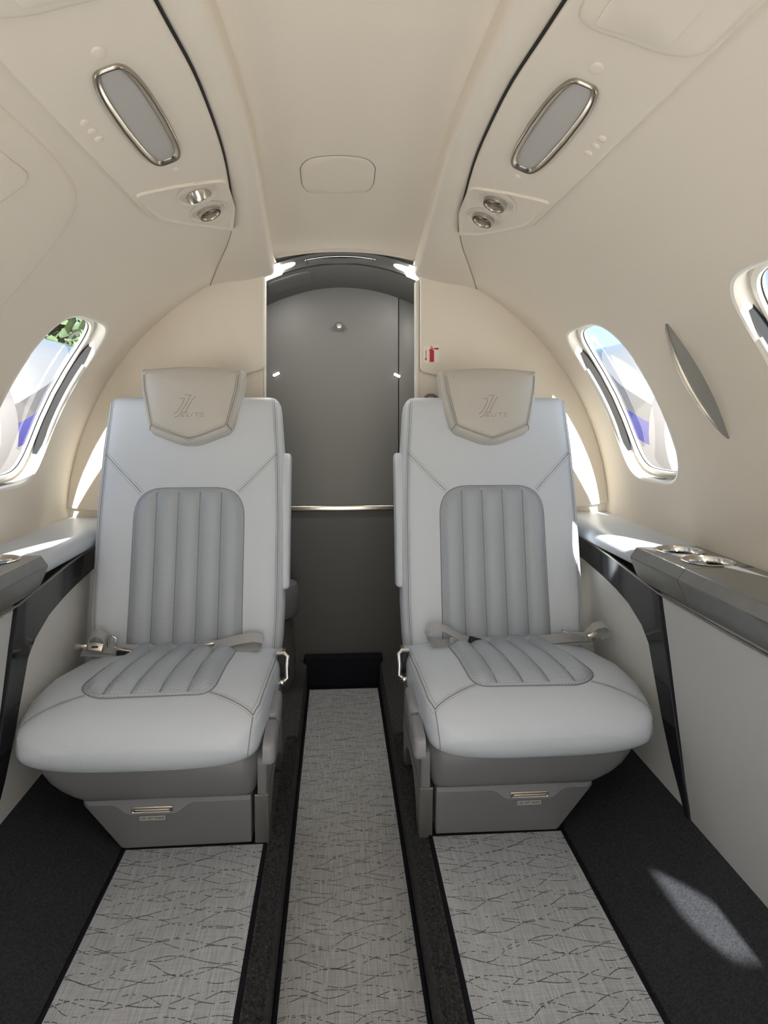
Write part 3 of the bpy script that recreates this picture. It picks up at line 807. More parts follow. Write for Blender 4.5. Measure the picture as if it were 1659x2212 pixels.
TILT = math.atan2(.171, .985)
def seat(s, xc, label, loops):
    W = lambda a: s*(xc + a)                     # a: + towards the wall, - towards the aisle
    t = thing('cabin_seat', label, 'seat', (s*xc, 1.75, 0), 'cabin seats')
    ct, st = cos(TILT), sin(TILT)
    def bk(a, v, h=0.): return (W(a), 1.90 + v*st - h*ct, .30 + v*ct + h*st)
    BN = Vector((0, -ct, st))
    # ---- backrest
    HW = [(0, .258), (.05, .266), (.15, .270), (.42, .270), (.60, .264), (.70, .256), (.767, .250)]
    def front(a, v):                             # gentle crown and the hollow under the headrest
        hw = lerp_tab(HW, v); q = min(1, abs(a)/hw)
        return .012*(1-q**3) - .010*math.exp(-((v-.55)/.05)**2)*(1-q*q) + .004*math.exp(-((abs(a)-.215)/.03)**2) - .0045*math.exp(-(((a-.045)*.86+(v-.532)*.5)/.055)**2-((-(a-.045)*.5+(v-.532)*.86)/.011)**2)
    mb = MB(); secs = []; VT = .767; r = .030; n = 40
    vs = [0, .003, .01, .02] + [.035+.03*k for k in range(24)] + [VT-.02, VT-.012, VT-.006, VT-.002, VT]
    vs = sorted(v for v in vs if v <= VT)
    for v in vs:
        d = min(v, VT-v); e = r - math.sqrt(max(0, r*r-(r-min(r, d))**2)) if d < r else 0
        hw = lerp_tab(HW, v) - e*.9; T = .115
        pl = rrect(-hw, hw, -T+e, -e, .032 if e < .02 else .012, 6)
        pl = resample(pl, .02)
        pl = [(a, h) for a, h in pl]
        secs.append((v, pl))
    m = 0
    # constant point count: param outline by angle
    secs2 = []
    for v, pl in secs:
        d = min(v, VT-v); e = r - math.sqrt(max(0, r*r-(r-min(r, d))**2)) if d < r else 0
        hw = lerp_tab(HW, v) - e*.9; T = .115; cr = max(.004, .032-e*.8)
        ring = []
        x0, x1, h0, h1 = -hw, hw, -T+e, -e
        for k in range(25): ring.append((x0+cr+(x1-x0-2*cr)*k/24, h1))
        for k in range(1, 7): q = PI/2*(1-k/6); ring.append((x1-cr+cr*cos(q), h1-cr+cr*sin(q)))
        for k in range(1, 6): ring.append((x1, h1-cr-(h1-h0-2*cr)*k/5))
        for k in range(1, 5): q = -PI/2*k/4; ring.append((x1-cr+cr*cos(q), h0+cr+cr*sin(q)))
        for k in range(1, 9): ring.append((x1-cr-(x1-x0-2*cr)*k/8, h0))
        for k in range(1, 5): q = -PI/2-PI/2*k/4; ring.append((x0+cr+cr*cos(q), h0+cr+cr*sin(q)))
        for k in range(1, 6): ring.append((x0, h0+cr+(h1-h0-2*cr)*k/5))
        for k in range(1, 6): q = PI-PI/2*k/6; ring.append((x0+cr+cr*cos(q), h1-cr+cr*sin(q)))
        secs2.append([bk(a, v, h + (front(a, v) if h > -.02 else 0)*(1 if e < .004 else max(0, 1-e/.03))) for a, h in ring])
    mb.loft(secs2, True, True)
    back = obj('backrest', mb, M['leather'], t, ang=65)
    # seams of the backrest
    def line(pts, mp, h=.0006, step=.02): return [mp(a, v, h) for a, v in resample(pts, step, False)]
    fb = lambda a, v, h=0: bk(a, v, front(a, v)+h)
    for e in (-1, 1):
        sm = MB(); stt = MB()
        diag = resample([(e*.246, .592), (e*.19, .534), (e*.137, .480)], .012, False)
        sm.tube([fb(a, v, -.0002) for a, v in diag], .0011, 6)
        for o_ in (-.0065, .0065): dashes(stt, [fb(a, v, .0002) for a, v in off2(diag, o_)], BN)
        edge = resample([(e*.236, .752), (e*.246, .60), (e*.252, .42), (e*.252, .15), (e*.246, .03)], .02, False)
        sm.tube([fb(a, v, -.0004) for a, v in edge], .0009, 6)
        dashes(stt, [fb(a, v, .0002) for a, v in off2(edge, -e*.005)], BN)
        dashes(stt, [fb(a, v, .0002) for a, v in off2(edge, e*.005)], BN)
        obj('seam', sm, M['seam'], back); obj('stitching', stt, M['stitch'], back)
    # channelled perforated insert: five flutes
    def chan(a, a0, a1, nch=5):
        q = (a-a0)/(a1-a0)*nch; f = q - math.floor(q)
        return .0125*(1-abs(2*f-1)**2.6)
    def ins_obj(nm, ol, mp, a0f, a1f, du, dv, uvf, par):
        mb = MB(); ol = resample(ccw(ol), .012)
        rings = [(0, -.004), (0, .001), (.0025, .0045), (.006, .0062)]
        top = inset(ol, .006)
        def hf(a, v):
            md = min((a-p[0])**2+(v-p[1])**2 for p in top)**.5
            return (chan(a, a0f(v), a1f(v))-.0005)*min(1, md/.012) - .001
        puff(mb, ol, rings, mp, du, hf, dv=dv)
        o_ = obj(nm, mb, M['perf'], par, ang=60); uvset(o_, uvf); return o_
    ol = pround([(-.157, -.01), (.157, -.01), (.155, .493), (-.155, .493)], [.004, .004, .085, .085], 10)
    bi = ins_obj('backrest_insert', ol, fb, lambda v: -.152, lambda v: .152, .0038, .024, lambda p: (s*p.x, p.z), t)
    sm = MB(); stt = MB()
    for k in range(1, 5):
        a = -.152+.304*k/5
        sm.tube([fb(a, v, .0054) for v in [.0+.02*j for j in range(25)]], .0015, 6)
        dashes(stt, [fb(a+.0035, v, .0072) for v in [.0+.02*j for j in range(25)]], BN, .0058, .003, .0006)
    obj('channel_seam', sm, M['seam'], bi); obj('stitching', stt, M['stitch'], bi)
    sm = MB(); sm.tube([fb(a, v, .0006) for a, v in resample(ol, .012)], .0014, 6, True); obj('piping', sm, M['seam'], bi)
    # ---- headrest: shield-shaped pillow in front of the top of the backrest
    ho = [(-.151, .838), (0, .852), (.151, .838), (.146, .78), (.121, .664), (.108, .648), (0, .606), (-.108, .648), (-.121, .664), (-.146, .78)]
    hp = resample(ccw(pround(ho, [.012, .25, .012, .10, .02, .02, .05, .02, .02, .10], 6)), .010)
    hd = lambda a, v, h=0: bk(a*1.0, v, h + .006)
    mb = MB()
    crown = lambda a, v: .010*(1-(a/.15)**2) + .008*max(0, 1-((v-.74)/.11)**2) - .010*max(0, (v-.80)/.05)**2
    puff(mb, hp, [(.020, -.052), (.006, -.044), (.0, -.03), (-.002, .0), (0, .020), (.003, .032), (.008, .0405), (.014, .0445), (.020, .046)], hd, .012, lambda a, v: crown(a, v)*min(1, min((a-p[0])**2+(v-p[1])**2 for p in hp)**.5/.05) )
    hr = obj('headrest', mb, M['headleather'], t, ang=65)
    face = [(-.138, .834), (-.132, .775), (-.107, .672), (0, .630), (.107, .672), (.132, .775), (.138, .834)]
    face = resample(face, .008, False)
    def hs(a, v, h=0):
        d = min((a-p[0])**2+(v-p[1])**2 for p in hp)**.5
        tab = [(0, .020), (.003, .032), (.008, .0405), (.014, .0445), (.020, .046), (.3, .046)]
        return hd(a, v, lerp_tab(tab, d) + (crown(a, v)*min(1, d/.05) if d > .02 else crown(a, v)*.4*d/.02) + h)
    sm = MB(); stt = MB()
    sm.tube([hs(a, v, -.0003) for a, v in face], .0010, 6)
    for o_ in (-.005, .005): dashes(stt, [hs(a, v, .0004) for a, v in off2(face, o_)], BN)
    for e in (-1, 1):
        sm.tube([hs(a, v, -.0003) for a, v in resample([(e*.107, .672), (e*.117, .658)], .004, False)], .0012, 6)
    obj('seam', sm, M['seam'], hr); obj('stitching', stt, M['stitch'], hr)
    # debossed emblem on the headrest face: three slanted strokes and lettering
    K = .0815e-3; em = MB()
    def lg(ux, uy, h=0): return hs((ux-870)*K*s, .722-(uy-745)*K, h)     # s: keeps the reading direction
    def stroke(pts, w):
        pts = [Vector(p) for p in pts]; L_, R_ = [], []
        for i, p in enumerate(pts):
            a = pts[max(0, i-1)]; b = pts[min(len(pts)-1, i+1)]; d = (b-a).normalized(); q = Vector((-d.y, d.x))
            ww = w*(.55 if i in (0, len(pts)-1) else 1); L_.append(p+q*ww); R_.append(p-q*ww)
        em.loft([[lg(q.x, q.y, -.0002) for q in L_], [lg((a.x+b.x)/2, (a.y+b.y)/2, .0007) for a, b in zip(L_, R_)], [lg(q.x, q.y, -.0002) for q in R_]], False, False)
    def sm_(pts, n=5):
        out = []
        P = [pts[0]] + pts + [pts[-1]]
        for i in range(1, len(P)-2):
            for k in range(n):
                q = k/n; p0, p1, p2, p3 = P[i-1], P[i], P[i+1], P[i+2]
                out.append(tuple(.5*((2*p1[j]) + (-p0[j]+p2[j])*q + (2*p0[j]-5*p1[j]+4*p2[j]-p3[j])*q*q + (-p0[j]+3*p1[j]-3*p2[j]+p3[j])*q**3) for j in (0, 1)))
        out.append(pts[-1]); return out
    stroke([(510, 460), (620, 458), (735, 458)], 18); stroke(sm_([(712, 462), (670, 600), (590, 760), (490, 910), (430, 980), (362, 1015)]), 20)
    stroke([(700, 340), (830, 338), (962, 338)], 18); stroke(sm_([(935, 342), (850, 500), (760, 690), (650, 880), (540, 1060), (480, 1108), (395, 1122)]), 20)
    stroke(sm_([(1085, 382), (970, 530), (870, 720), (800, 860), (755, 945)]), 20); stroke([(645, 952), (745, 950), (845, 950)], 16)
    def let(pts): stroke(pts, 17)
    def L4(x, pts): let([(x+px_*1.0+(1-py_)*45, 1110-(1-py_)*0-118*(1-py_)-(x-610)*.012) for px_, py_ in pts])
    for x, segs in ((610, [[(0, 1), (0, 0)], [(0, 0), (130, 0)], [(0, .5), (110, .5)], [(0, 1), (135, 1)]]),
                    (800, [[(0, 0), (0, 1)], [(0, 1), (130, 1)]]),
                    (960, [[(0, 1), (0, 0)]]),
                    (1035, [[(0, 0), (165, 0)], [(85, 0), (85, 1)]]),
                    (1225, [[(0, 0), (150, 0)], [(5, .5), (140, .5)], [(0, 1), (145, 1)]])):
        for sg_ in segs: L4(x, resample([(a, b) for a, b in sg_], 200, False) if False else [sg_[0], ((sg_[0][0]+sg_[1][0])/2, (sg_[0][1]+sg_[1][1])/2), sg_[1]])
    obj('embossed_emblem', em, M['mark'], hr, ang=80)
    # ---- seat cushion
    ZT = [(1.462, .283), (1.466, .305), (1.475, .322), (1.490, .340), (1.510, .353), (1.540, .365), (1.60, .374), (1.70, .374), (1.85, .358), (1.96, .350)]
    ZB = [(1.462, .276), (1.466, .258), (1.475, .242), (1.490, .226), (1.510, .214), (1.55, .205), (1.65, .205), (1.96, .215)]
    XA = [(1.462, .170), (1.466, .205), (1.475, .226), (1.490, .242), (1.52, .254), (1.60, .262), (1.75, .268), (1.96, .270)]
    XW = [(1.462, .18), (1.466, .215), (1.475, .244), (1.490, .264), (1.52, .278), (1.60, .290), (1.72, .292), (1.85, .272), (1.96, .25)]
    ys = [1.462, 1.464, 1.467, 1.471, 1.476, 1.483, 1.491, 1.50, 1.512, 1.526, 1.545, 1.57, 1.60, 1.64, 1.68, 1.72, 1.76, 1.80, 1.84, 1.88, 1.92, 1.95]
    NN = 96
    def csec(y):
        zt, zb = lerp_tab(ZT, y), lerp_tab(ZB, y); xa, xw = lerp_tab(XA, y), lerp_tab(XW, y)
        return zt, zb, (xw-xa)/2, (xw+xa)/2
    def ctop(a, y):
        zt, zb, cx, hw = csec(y); q = min(.999, abs(a-cx)/hw); n = 3.4 if a > cx else 5.
        return (zt+zb)/2 + (zt-zb)/2*(1-q**n)**(1/n)
    mb = MB(); secs = []
    for y in ys:
        zt, zb, cx, hw = csec(y); sec = []
        for k in range(NN):
            q = 2*PI*k/NN; c, s_ = cos(q), sin(q); n = 3.4 if c > 0 else 5.
            if s_ < 0: n = 3.2
            sec.append((W(cx + hw*math.copysign(abs(c)**(2/n), c)), y, (zt+zb)/2 + (zt-zb)/2*math.copysign(abs(s_)**(2/n), s_)))
        secs.append(sec)
    mb.loft(secs, True, True); cu = obj('seat_cushion', mb, M['leather'], t, ang=75)
    cm = lambda a, y, h=0: (W(a), y - h*.25, ctop(a, y) + h)
    ol = pround([(-.125, 1.545), (.120, 1.540), (.168, 1.585), (.158, 1.66), (.135, 1.80), (.130, 1.93), (-.150, 1.93), (-.150, 1.80), (-.146, 1.66), (-.144, 1.58)], [.05, .05, .05, .1, .1, .005, .005, .1, .1, .05], 6)
    def e0(v): return -.147
    def e1(v): return .130 + .034*max(0, min(1, (1.86-v)/.30))
    ci = ins_obj('cushion_insert', ol, cm, e0, e1, .004, .02, lambda p: (s*p.x, p.y*1.2), t)
    sm = MB(); stt = MB()
    for k in range(1, 5):
        P = [cm(e0(v)+(e1(v)-e0(v))*k/5, v, .0054) for v in [1.549+.02*j for j in range(19)]]
        sm.tube(P, .0016, 6)
    obj('channel_seam', sm, M['seam'], ci)
    sm = MB(); sm.tube([cm(a, v, .0006) for a, v in resample(ol, .012)], .0014, 6, True); obj('piping', sm, M['seam'], ci)
    up = Vector((0, -.3, .95))
    for e, lines, a0, y0 in ((-1, ([(-.133, 1.555), (-.19, 1.528), (-.237, 1.506)], [(-.237, 1.506), (-.247, 1.54), (-.253, 1.62), (-.257, 1.75), (-.258, 1.93)]), -.237, 1.506),
                             (1, ([(.145, 1.557), (.21, 1.528), (.264, 1.506)], [(.264, 1.506), (.277, 1.55), (.283, 1.63), (.278, 1.75), (.262, 1.86)]), .264, 1.506)):
        sm = MB(); stt = MB()
        for pts in lines:
            pt = resample(pts, .012, False)
            sm.tube([cm(a, v, 0) for a, v in pt], .0013, 6)
            for o_ in (-.006, .006): dashes(stt, [cm(a, v, .0004) for a, v in off2(pt, o_)], up)
        P = []                                   # corner seam running down the nose
        zt0 = ctop(a0, y0)
        for k in range(13):
            a = a0*(1-.05*k/12); z = zt0 - .002 - (zt0-.232)*k/12; y = 1.4625
            while y < 1.56:
                zt, zb, cx, hw = csec(y); q = (z-(zt+zb)/2)/((zt-zb)/2)
                n = 3.2 if q < 0 else (3.4 if a > cx else 5.)
                if abs((a-cx)/hw)**n + abs(q)**n <= 1: break
                y += .0005
            P.append((W(a), y-.0004, z))
        sm.tube(P, .0012, 6); dashes(stt, [Vector(q_)+Vector((-s*e*.006, -.002, 0)) for q_ in P], Vector((0, -1, 0)))
        obj('seam', sm, M['seam'], cu); obj('stitching', stt, M['stitch'], cu)
    # ---- moulded shell under the cushion
    mb = MB(); secs = []
    for z, a0, a1, yf, r_ in ((.245, -.250, .262, 1.555, .05), (.225, -.252, .262, 1.535, .06), (.20, -.250, .248, 1.530, .06), (.175, -.247, .230, 1.532, .06), (.155, -.243, .205, 1.536, .055), (.142, -.239, .178, 1.540, .045), (.133, -.234, .158, 1.546, .035), (.129, -.226, .150, 1.556, .025)):
        secs.append([(W(a), y, z) for a, y in rrect(a0, a1, yf, 1.96, r_, 8)])
    mb.loft(secs, True, True); obj('seat_shell', mb, M['plastic'], t, ang=50)
    mb = MB(); side = lambda u, v, h=0: (W(-.246-h), u, v)
    puff(mb, resample(ccw(pround([(1.552, .125), (1.548, .215), (1.60, .245), (1.80, .325), (1.95, .33), (1.95, .125)], [.01, .02, .03, .03, .01, .01], 5)), .03), [(0, -.004), (0, .012), (.003, .0165), (.008, .018)], side, .05)
    obj('side_cover', mb, M['plastic'], t)
    # ---- metal side frame with arched cut-out on the aisle side, and a hidden one on the wall side
    fr = pround([(1.572, 0), (1.560, .126), (1.95, .126), (1.95, 0), (1.90, 0), (1.88, .06), (1.82, .095), (1.70, .095), (1.645, .06), (1.625, 0)], [.004, .004, .004, .004, .004, .05, .05, .05, .05, .004], 6)
    for nm, a0, a1, m_ in (('side_frame', -.265, -.234, M['frame']), ('side_frame', .055, .075, M['plastic'])):
        mb = MB(); mp = lambda u, v, h=0, a0=a0, a1=a1: (W(a1 + (a0-a1)*h), u + (.03*max(0, (1.95-u)/.38) if a0 > 0 else 0), v)
        puff(mb, resample(ccw(fr), .05), [(0, 0), (0, .9), (.002, 1.0)], mp, .06)
        V, F = fill2d(resample(ccw(fr), .05), (), .06); mb.add([mp(u, v, 0) for u, v in V], F)
        f_ = obj(nm, mb, m_, t)
        f_['label'] = 'grey metal side frame with arched cut-out' if a0 < 0 else 'grey inner side frame'
    # ---- drawer with scooped lip, handle and placard
    a0, a1, ab = -.226, .152, .066
    d = pround([(a0, .011), (ab, .009), (a1, .112), (a1, .124), (a0, .124)], [.004, .006, .012, .003, .003], 4)
    mb = MB(); dm = lambda u, v, h=0: (W(u), 1.570-h, v)
    puff(mb, resample(ccw(d), .03), [(0, -.33), (0, -.001), (.0015, .001), (.003, .0015)], dm, .05)
    V, F = fill2d(resample(ccw(d), .03), (), .06); mb.add([dm(u, v, -.33) for u, v in V], F)
    dw = obj('drawer', mb, M['plastic'], t)
    hx = .000
    lip = pround([(a0+.001, .1235), (a0+.001, .110), (hx-.085, .110), (hx-.060, .086), (hx+.055, .086), (hx+.080, .110), (a1-.012, .110), (a1-.002, .1235)], [.003, .003, .02, .02, .02, .02, .003, .003], 6)
    mb = MB(); puff(mb, resample(ccw(lip), .02), [(0, .0), (0, .003), (.0012, .0046)], dm, .03); obj('drawer_lip', mb, M['lever'], dw)
    mb = MB(); puff(mb, rrect(hx-.049, hx+.044, .0915, .1055, .007, 6), [(0, .004), (0, .007), (.0015, .008), (.003, .0075), (.004, .0045), (.007, .0042)], dm, .02); obj('handle_bezel', mb, M['satin'], dw)
    mb = MB(); puff(mb, rrect(hx-.043, hx+.038, .0945, .1025, .004, 5), [(0, .003), (0, .006), (.0015, .009), (.003, .010)], dm, .02); obj('drawer_handle', mb, M['satin'], dw)
    pc = (hx-.002)
    mb = MB(); puff(mb, rrect(pc-.0285, pc+.0285, .072, .0815, .001, 2), [(0, .001), (0, .0024)], dm, .05); pl_ = obj('placard', mb, M['placard'], dw)
    tx = text_mb('LIFE VEST INSIDE', .0068, lambda u, v, h: (s*xc + s*pc + u, 1.570-.0027, .0767+v), width=.052)
    obj('placard_text', tx, M['ink'], dw)
    # ---- two paddle levers and the chrome armrest bracket on the aisle side
    for y, z in ((1.655, .277), (1.548, .253)):
        mb = MB(); lv = lambda u, v, h=0, y=y, z=z: (W(-.263-h), y+u, z+v+u*.12)
        puff(mb, rrect(-.052, .052, -.026, .026, .014, 5), [(0, -.004), (0, .012), (.002, .018), (.007, .022), (.012, .023)], lv, .02)
        obj('recline_lever', mb, M['lever'], t, ang=60)
    mb = MB(); b0 = W(-.262); b1 = W(-.290)
    yb = 1.835
    mb.tube([(b0, yb, .352), (W(-.280), yb-.004, .354), (b1, yb-.008, .347), (b1-s*(-.002), yb-.012, .32), (b1, yb-.02, .292), (W(-.280), yb-.024, .284), (b0, yb-.026, .284)], .006, 10)
    mb.box(min(b0, W(-.284)), max(b0, W(-.284)), yb-.004, yb+.030, .346, .358, .003)
    mb.box(min(b0, W(-.284)), max(b0, W(-.284)), yb-.034, yb+.008, .276, .291, .005)
    ch_ = obj('armrest_bracket', mb, M['chrome'], t, ang=60)
    mb = MB(); mb.box(min(b0, W(-.282)), max(b0, W(-.282)), yb+.004, yb+.024, .288, .347, .002); obj('bracket_block', mb, M['black'], ch_)
    # stowed armrest against the aisle side of the backrest
    mb = MB(); ar = lambda u, v, h=0: bk(-.266-h, v, -u)
    puff(mb, pround([(.020, .20), (.085, .20), (.095, .60), (.030, .60), (.012, .50)], [.012, .012, .03, .03, .05], 5), [(0, -.004), (0, .010), (.003, .016), (.008, .018)], ar, .04)
    obj('stowed_armrest', mb, M['leather'], t, ang=60)
    mb = MB(); bx = sorted((W(-.255), W(-.225))); mb.box(bx[0], bx[1], 1.87, 1.93, .20, .335, .006); obj('hinge_block', mb, M['lever'], t)
    # ---- seat belt
    def ribbon(path, wd, w, th=.0018):
        mb = MB(); P = [Vector(p) for p in path]; secs = []
        for i, p in enumerate(P):
            a = P[max(0, i-1)]; b = P[min(len(P)-1, i+1)]; tt = (b-a).normalized()
            d_ = Vector(wd[i] if isinstance(wd, list) else wd); d_ = (d_ - tt*d_.dot(tt)).normalized(); n_ = tt.cross(d_)
            secs.append([p-d_*w/2-n_*th/2, p-n_*th*.2, p+d_*w/2-n_*th/2, p+d_*w/2+n_*th/2, p+n_*th*.9, p-d_*w/2+n_*th/2])
        mb.loft(secs, True, True); return mb
    wd = Vector((0, .80, .42))
    top = lambda a, y: ctop(a, y)
    def bp(a, y=1.868, h=.004): return (W(a), y, max(top(a, 1.868), .352) + h)
    main = [bp(.262, 1.868, .014), bp(.22, 1.866, .016), bp(.17, 1.860, .014), bp(.11, 1.852, .009), bp(.05, 1.848, .006), bp(-.02, 1.848, .006), bp(-.08, 1.852, .009), bp(-.14, 1.858, .014)]
    pieces = [(main, wd)]
    b_ = obj('lap_belt', ribbon(main, wd, .034), M['webbing'], t, ang=50)
    low = [bp(.262, 1.868, .008), bp(.17, 1.858, .007), bp(.09, 1.848, .0035), bp(-.02, 1.844, .003), bp(-.10, 1.848, .004), bp(-.17, 1.85, .006)]
    obj('webbing_layer', ribbon(low, wd, .036), M['webbing'], b_, ang=50)
    if loops == 'flat':
        lp = [bp(-.15, 1.856, .009), bp(-.19, 1.858, .010), bp(-.213, 1.858, .016), bp(-.221, 1.858, .025), bp(-.214, 1.858, .034), bp(-.195, 1.858, .037), bp(-.15, 1.857, .028), bp(-.10, 1.855, .016), bp(-.06, 1.853, .011)]
        obj('folded_loop', ribbon(lp, wd, .034), M['webbing'], b_, ang=60)
        mb = MB(); cen = Vector(bp(-.072, 1.842, .019))
        mb.box(cen.x-.020, cen.x+.020, cen.y-.002, cen.y+.002, cen.z-.0055, cen.z+.0055, .0018, M=Matrix.Translation(cen) @ Matrix.Rotation(s*rad(10), 4, 'Y') @ Matrix.Translation(-cen))
        obj('belt_adjuster', mb, M['satin'], b_)
    else:
        lp = [bp(-.085, 1.846, .012), bp(-.12, 1.848, .026), bp(-.155, 1.85, .047), bp(-.18, 1.85, .056), bp(-.203, 1.85, .052), bp(-.213, 1.85, .038), bp(-.206, 1.85, .022), bp(-.185, 1.85, .010), bp(-.15, 1.85, .005), bp(-.09, 1.848, .004)]
        obj('folded_loop', ribbon(lp, Vector((0, .9, .3)), .034), M['webbing'], b_, ang=60)
        cen = Vector(bp(-.078, 1.838, .012))
        mb = MB(); mb.box(cen.x-.018, cen.x+.018, cen.y-.004, cen.y+.004, cen.z-.013, cen.z+.013, .002, M=Matrix.Translation(cen) @ Matrix.Rotation(s*rad(16), 4, 'Y') @ Matrix.Translation(-cen))
        obj('belt_keeper', mb, M['black'], b_)
        cen = Vector(bp(-.128, 1.842, .016))
        mb = MB(); mb.box(cen.x-.020, cen.x+.020, cen.y-.003, cen.y+.003, cen.z-.010, cen.z+.010, .004, M=Matrix.Translation(cen) @ Matrix.Rotation(s*rad(8), 4, 'Y') @ Matrix.Translation(-cen))
        obj('belt_tail', mb, M['webbing'], b_)
    # buckle end at the wall side
    if loops == 'flat':
        c0 = Vector(bp(.222, 1.845, .026))
        mb = MB(); mb.box(c0.x-.022, c0.x+.022, c0.y-.003, c0.y+.012, c0.z-.013, c0.z+.013, .005, 3, M=Matrix.Translation(c0) @ Matrix.Rotation(s*rad(-8), 4, 'Y') @ Matrix.Rotation(rad(-20), 4, 'X') @ Matrix.Translation(-c0))
        c1 = Vector(bp(.262, 1.850, .022)); mb.box(c1.x-.017, c1.x+.017, c1.y-.002, c1.y+.010, c1.z-.007, c1.z+.010, .003, 2)
        bu = obj('buckle', mb, M['satin'], b_)
        c2 = Vector(bp(.150, 1.842, .016)); mb = MB(); mb.box(c2.x-.028, c2.x+.028, c2.y-.004, c2.y+.010, c2.z-.003, c2.z+.003, .002, M=Matrix.Translation(c2) @ Matrix.Rotation(s*rad(-12), 4, 'Y') @ Matrix.Translation(-c2)); obj('buckle_tongue', mb, M['satin'], bu)
        c3 = Vector(bp(.148, 1.842, .006)); mb = MB(); mb.box(c3.x-.017, c3.x+.017, c3.y-.006, c3.y+.012, c3.z-.008, c3.z+.006, .002); obj('buckle_keeper', mb, M['black'], bu)
        c4 = Vector(bp(.222, 1.842, .027)); mb = MB(); mb.box(c4.x-.008, c4.x+.008, c4.y-.0045, c4.y+.002, c4.z-.0018, c4.z+.0018, .001); obj('buckle_slot', mb, M['black'], bu)
        lp = [bp(.205, 1.862, .012), bp(.198, 1.862, .030), bp(.205, 1.862, .050), bp(.222, 1.862, .058), bp(.238, 1.862, .052), bp(.242, 1.862, .040)]
        obj('webbing_loop', ribbon(lp, Vector((0, .9, .3)), .030), M['webbing'], b_, ang=60)
        mb = MB(); c5 = Vector(bp(.185, 1.866, .030)); mb.tube([c5+Vector((dx, 0, dz)) for dx, dz in ((-.010, -.018), (-.010, .012), (0, .018), (.010, .012), (.010, -.018))], .003, 8); obj('buckle_bail', mb, M['satin'], bu)
    else:
        c0 = Vector(bp(.205, 1.845, .030))
        mb = MB(); mb.box(c0.x-.034, c0.x+.034, c0.y-.008, c0.y+.010, c0.z-.002, c0.z+.002, .0015, 2, M=Matrix.Translation(c0) @ Matrix.Rotation(s*rad(18), 4, 'Y') @ Matrix.Translation(-c0))
        bu = obj('buckle', mb, M['satin'], b_)
        c1 = Vector(bp(.262, 1.848, .022)); mb = MB(); mb.box(c1.x-.016, c1.x+.016, c1.y-.003, c1.y+.012, c1.z-.012, c1.z+.010, .004, 2, M=Matrix.Translation(c1) @ Matrix.Rotation(s*rad(-20), 4, 'Y') @ Matrix.Translation(-c1)); obj('buckle_base', mb, M['satin'], bu)
        lp = [bp(.245, 1.862, .012), bp(.256, 1.862, .030), bp(.275, 1.862, .047), bp(.298, 1.862, .051), bp(.312, 1.862, .040), bp(.308, 1.862, .026), bp(.285, 1.862, .016)]
        lp = [(p[0], p[1], .352 + q) for p, q in zip(lp, (.012, .030, .047, .051, .040, .026, .016))]
        obj('webbing_loop', ribbon(lp, Vector((0, .9, .3)), .030), M['webbing'], b_, ang=60)
    return t
seat(-1, .450, 'pale leather cabin seat on the left with its belt laid flat across the cushion', 'flat')
seat(1, .431, 'pale leather cabin seat on the right with its belt end curled in an open loop', 'curl')
# ------------------------------------------------------------------ front end of the cabin behind the viewpoint, opening widened for sun bounce
mb = MB(); mb.box(-.96, -.52, Y0-.05, Y0, -.34, 1.62); struct('wall_front_left', mb, M['partition'])
mb = MB(); mb.box(.52, .96, Y0-.05, Y0, -.34, 1.62); struct('wall_front_right', mb, M['partition'])
mb = MB(); mb.box(-.52, .52, Y0-.05, Y0, 1.36, 1.62); struct('wall_front_header', mb, M['partition'])
mb = MB(); mb.box(-.52, .52, Y0-.05, Y0, -.34, -.10); struct('wall_front_sill', mb, M['partition'])

# ------------------------------------------------------------------ outside
GZ = -.95
mb = MB(); mb.box(-60, 60, -60, 90, GZ-.1, GZ); tag(obj('apron', mb, M['concrete'], loc=(0, 0, GZ)), 'concrete apron outside the windows, whitened to bounce light inside', 'apron', kind='structure')
# outer skin of the fuselage above the lining keeps daylight out except at the windows
for s, nm in SIDES:
    ng = thing('engine_nacelle', 'white engine nacelle with grey and blue stripes seen through the %s window' % nm, 'engine', (s*1.62, 4.2, .93))
    mb = MB(); mb.lathe([(.26, .05), (.33, .0), (.38, .02), (.42, .10), (.455, .35), (.47, 1.0), (.47, 2.2), (.42, 3.0), (.33, 3.6)], (s*1.62, 2.5, .93), 'y', 64)
    obj('cowling', mb, M['livery'], ng)
    mb = MB(); mb.lathe([(.26, .05), (.24, .5), (0, .55)], (s*1.62, 2.5, .93), 'y', 32); obj('inlet', mb, M['plastic'], ng)
    mb = MB(); mb.box(min(s*.9, s*1.25), max(s*.9, s*1.25), 3.6, 5.2, .88, 1.0, .02); obj('pylon', mb, M['jetwhite'], ng)
rnd = random.Random(11)
for i, (x, y, h) in enumerate(((-8.5, 24, 7.5), (-16, 27, 8.5), (-24, 25, 7.0))):
    tr = thing('tree', ['leafy tree nearest the tail beyond the apron on the left', 'tall leafy tree, middle of three beyond the apron on the left', 'leafy tree, farthest left of three beyond the apron'][i], 'tree', (x, y, GZ), 'trees beyond the apron')
    mb = MB(); mb.tube([(x, y, GZ), (x+.1, y, GZ+h*.3), (x, y, GZ+h*.6)], [.25, .2, .1], 10); obj('trunk', mb, M['bark'], tr)
    mb = MB()
    for k in range(2200):
        a, b = rnd.uniform(0, 6.28), rnd.uniform(-1, 1); r_ = rnd.uniform(.3, 1)**.5; q = math.sqrt(1-b*b)
        c = Vector((x+3.1*r_*q*cos(a), y+3.1*r_*q*sin(a), GZ+h*.53+h*.47*r_*b)); e = rnd.uniform(.25, .5)
        u = Vector((rnd.uniform(-1, 1), rnd.uniform(-1, 1), rnd.uniform(-1, 1))).normalized(); w = u.orthogonal().normalized()
        mb.add([c-u*e, c+w*e*.5, c+u*e, c-w*e*.5], [(0, 1, 2, 3)])
    obj('foliage', mb, M['leaf'], tr)

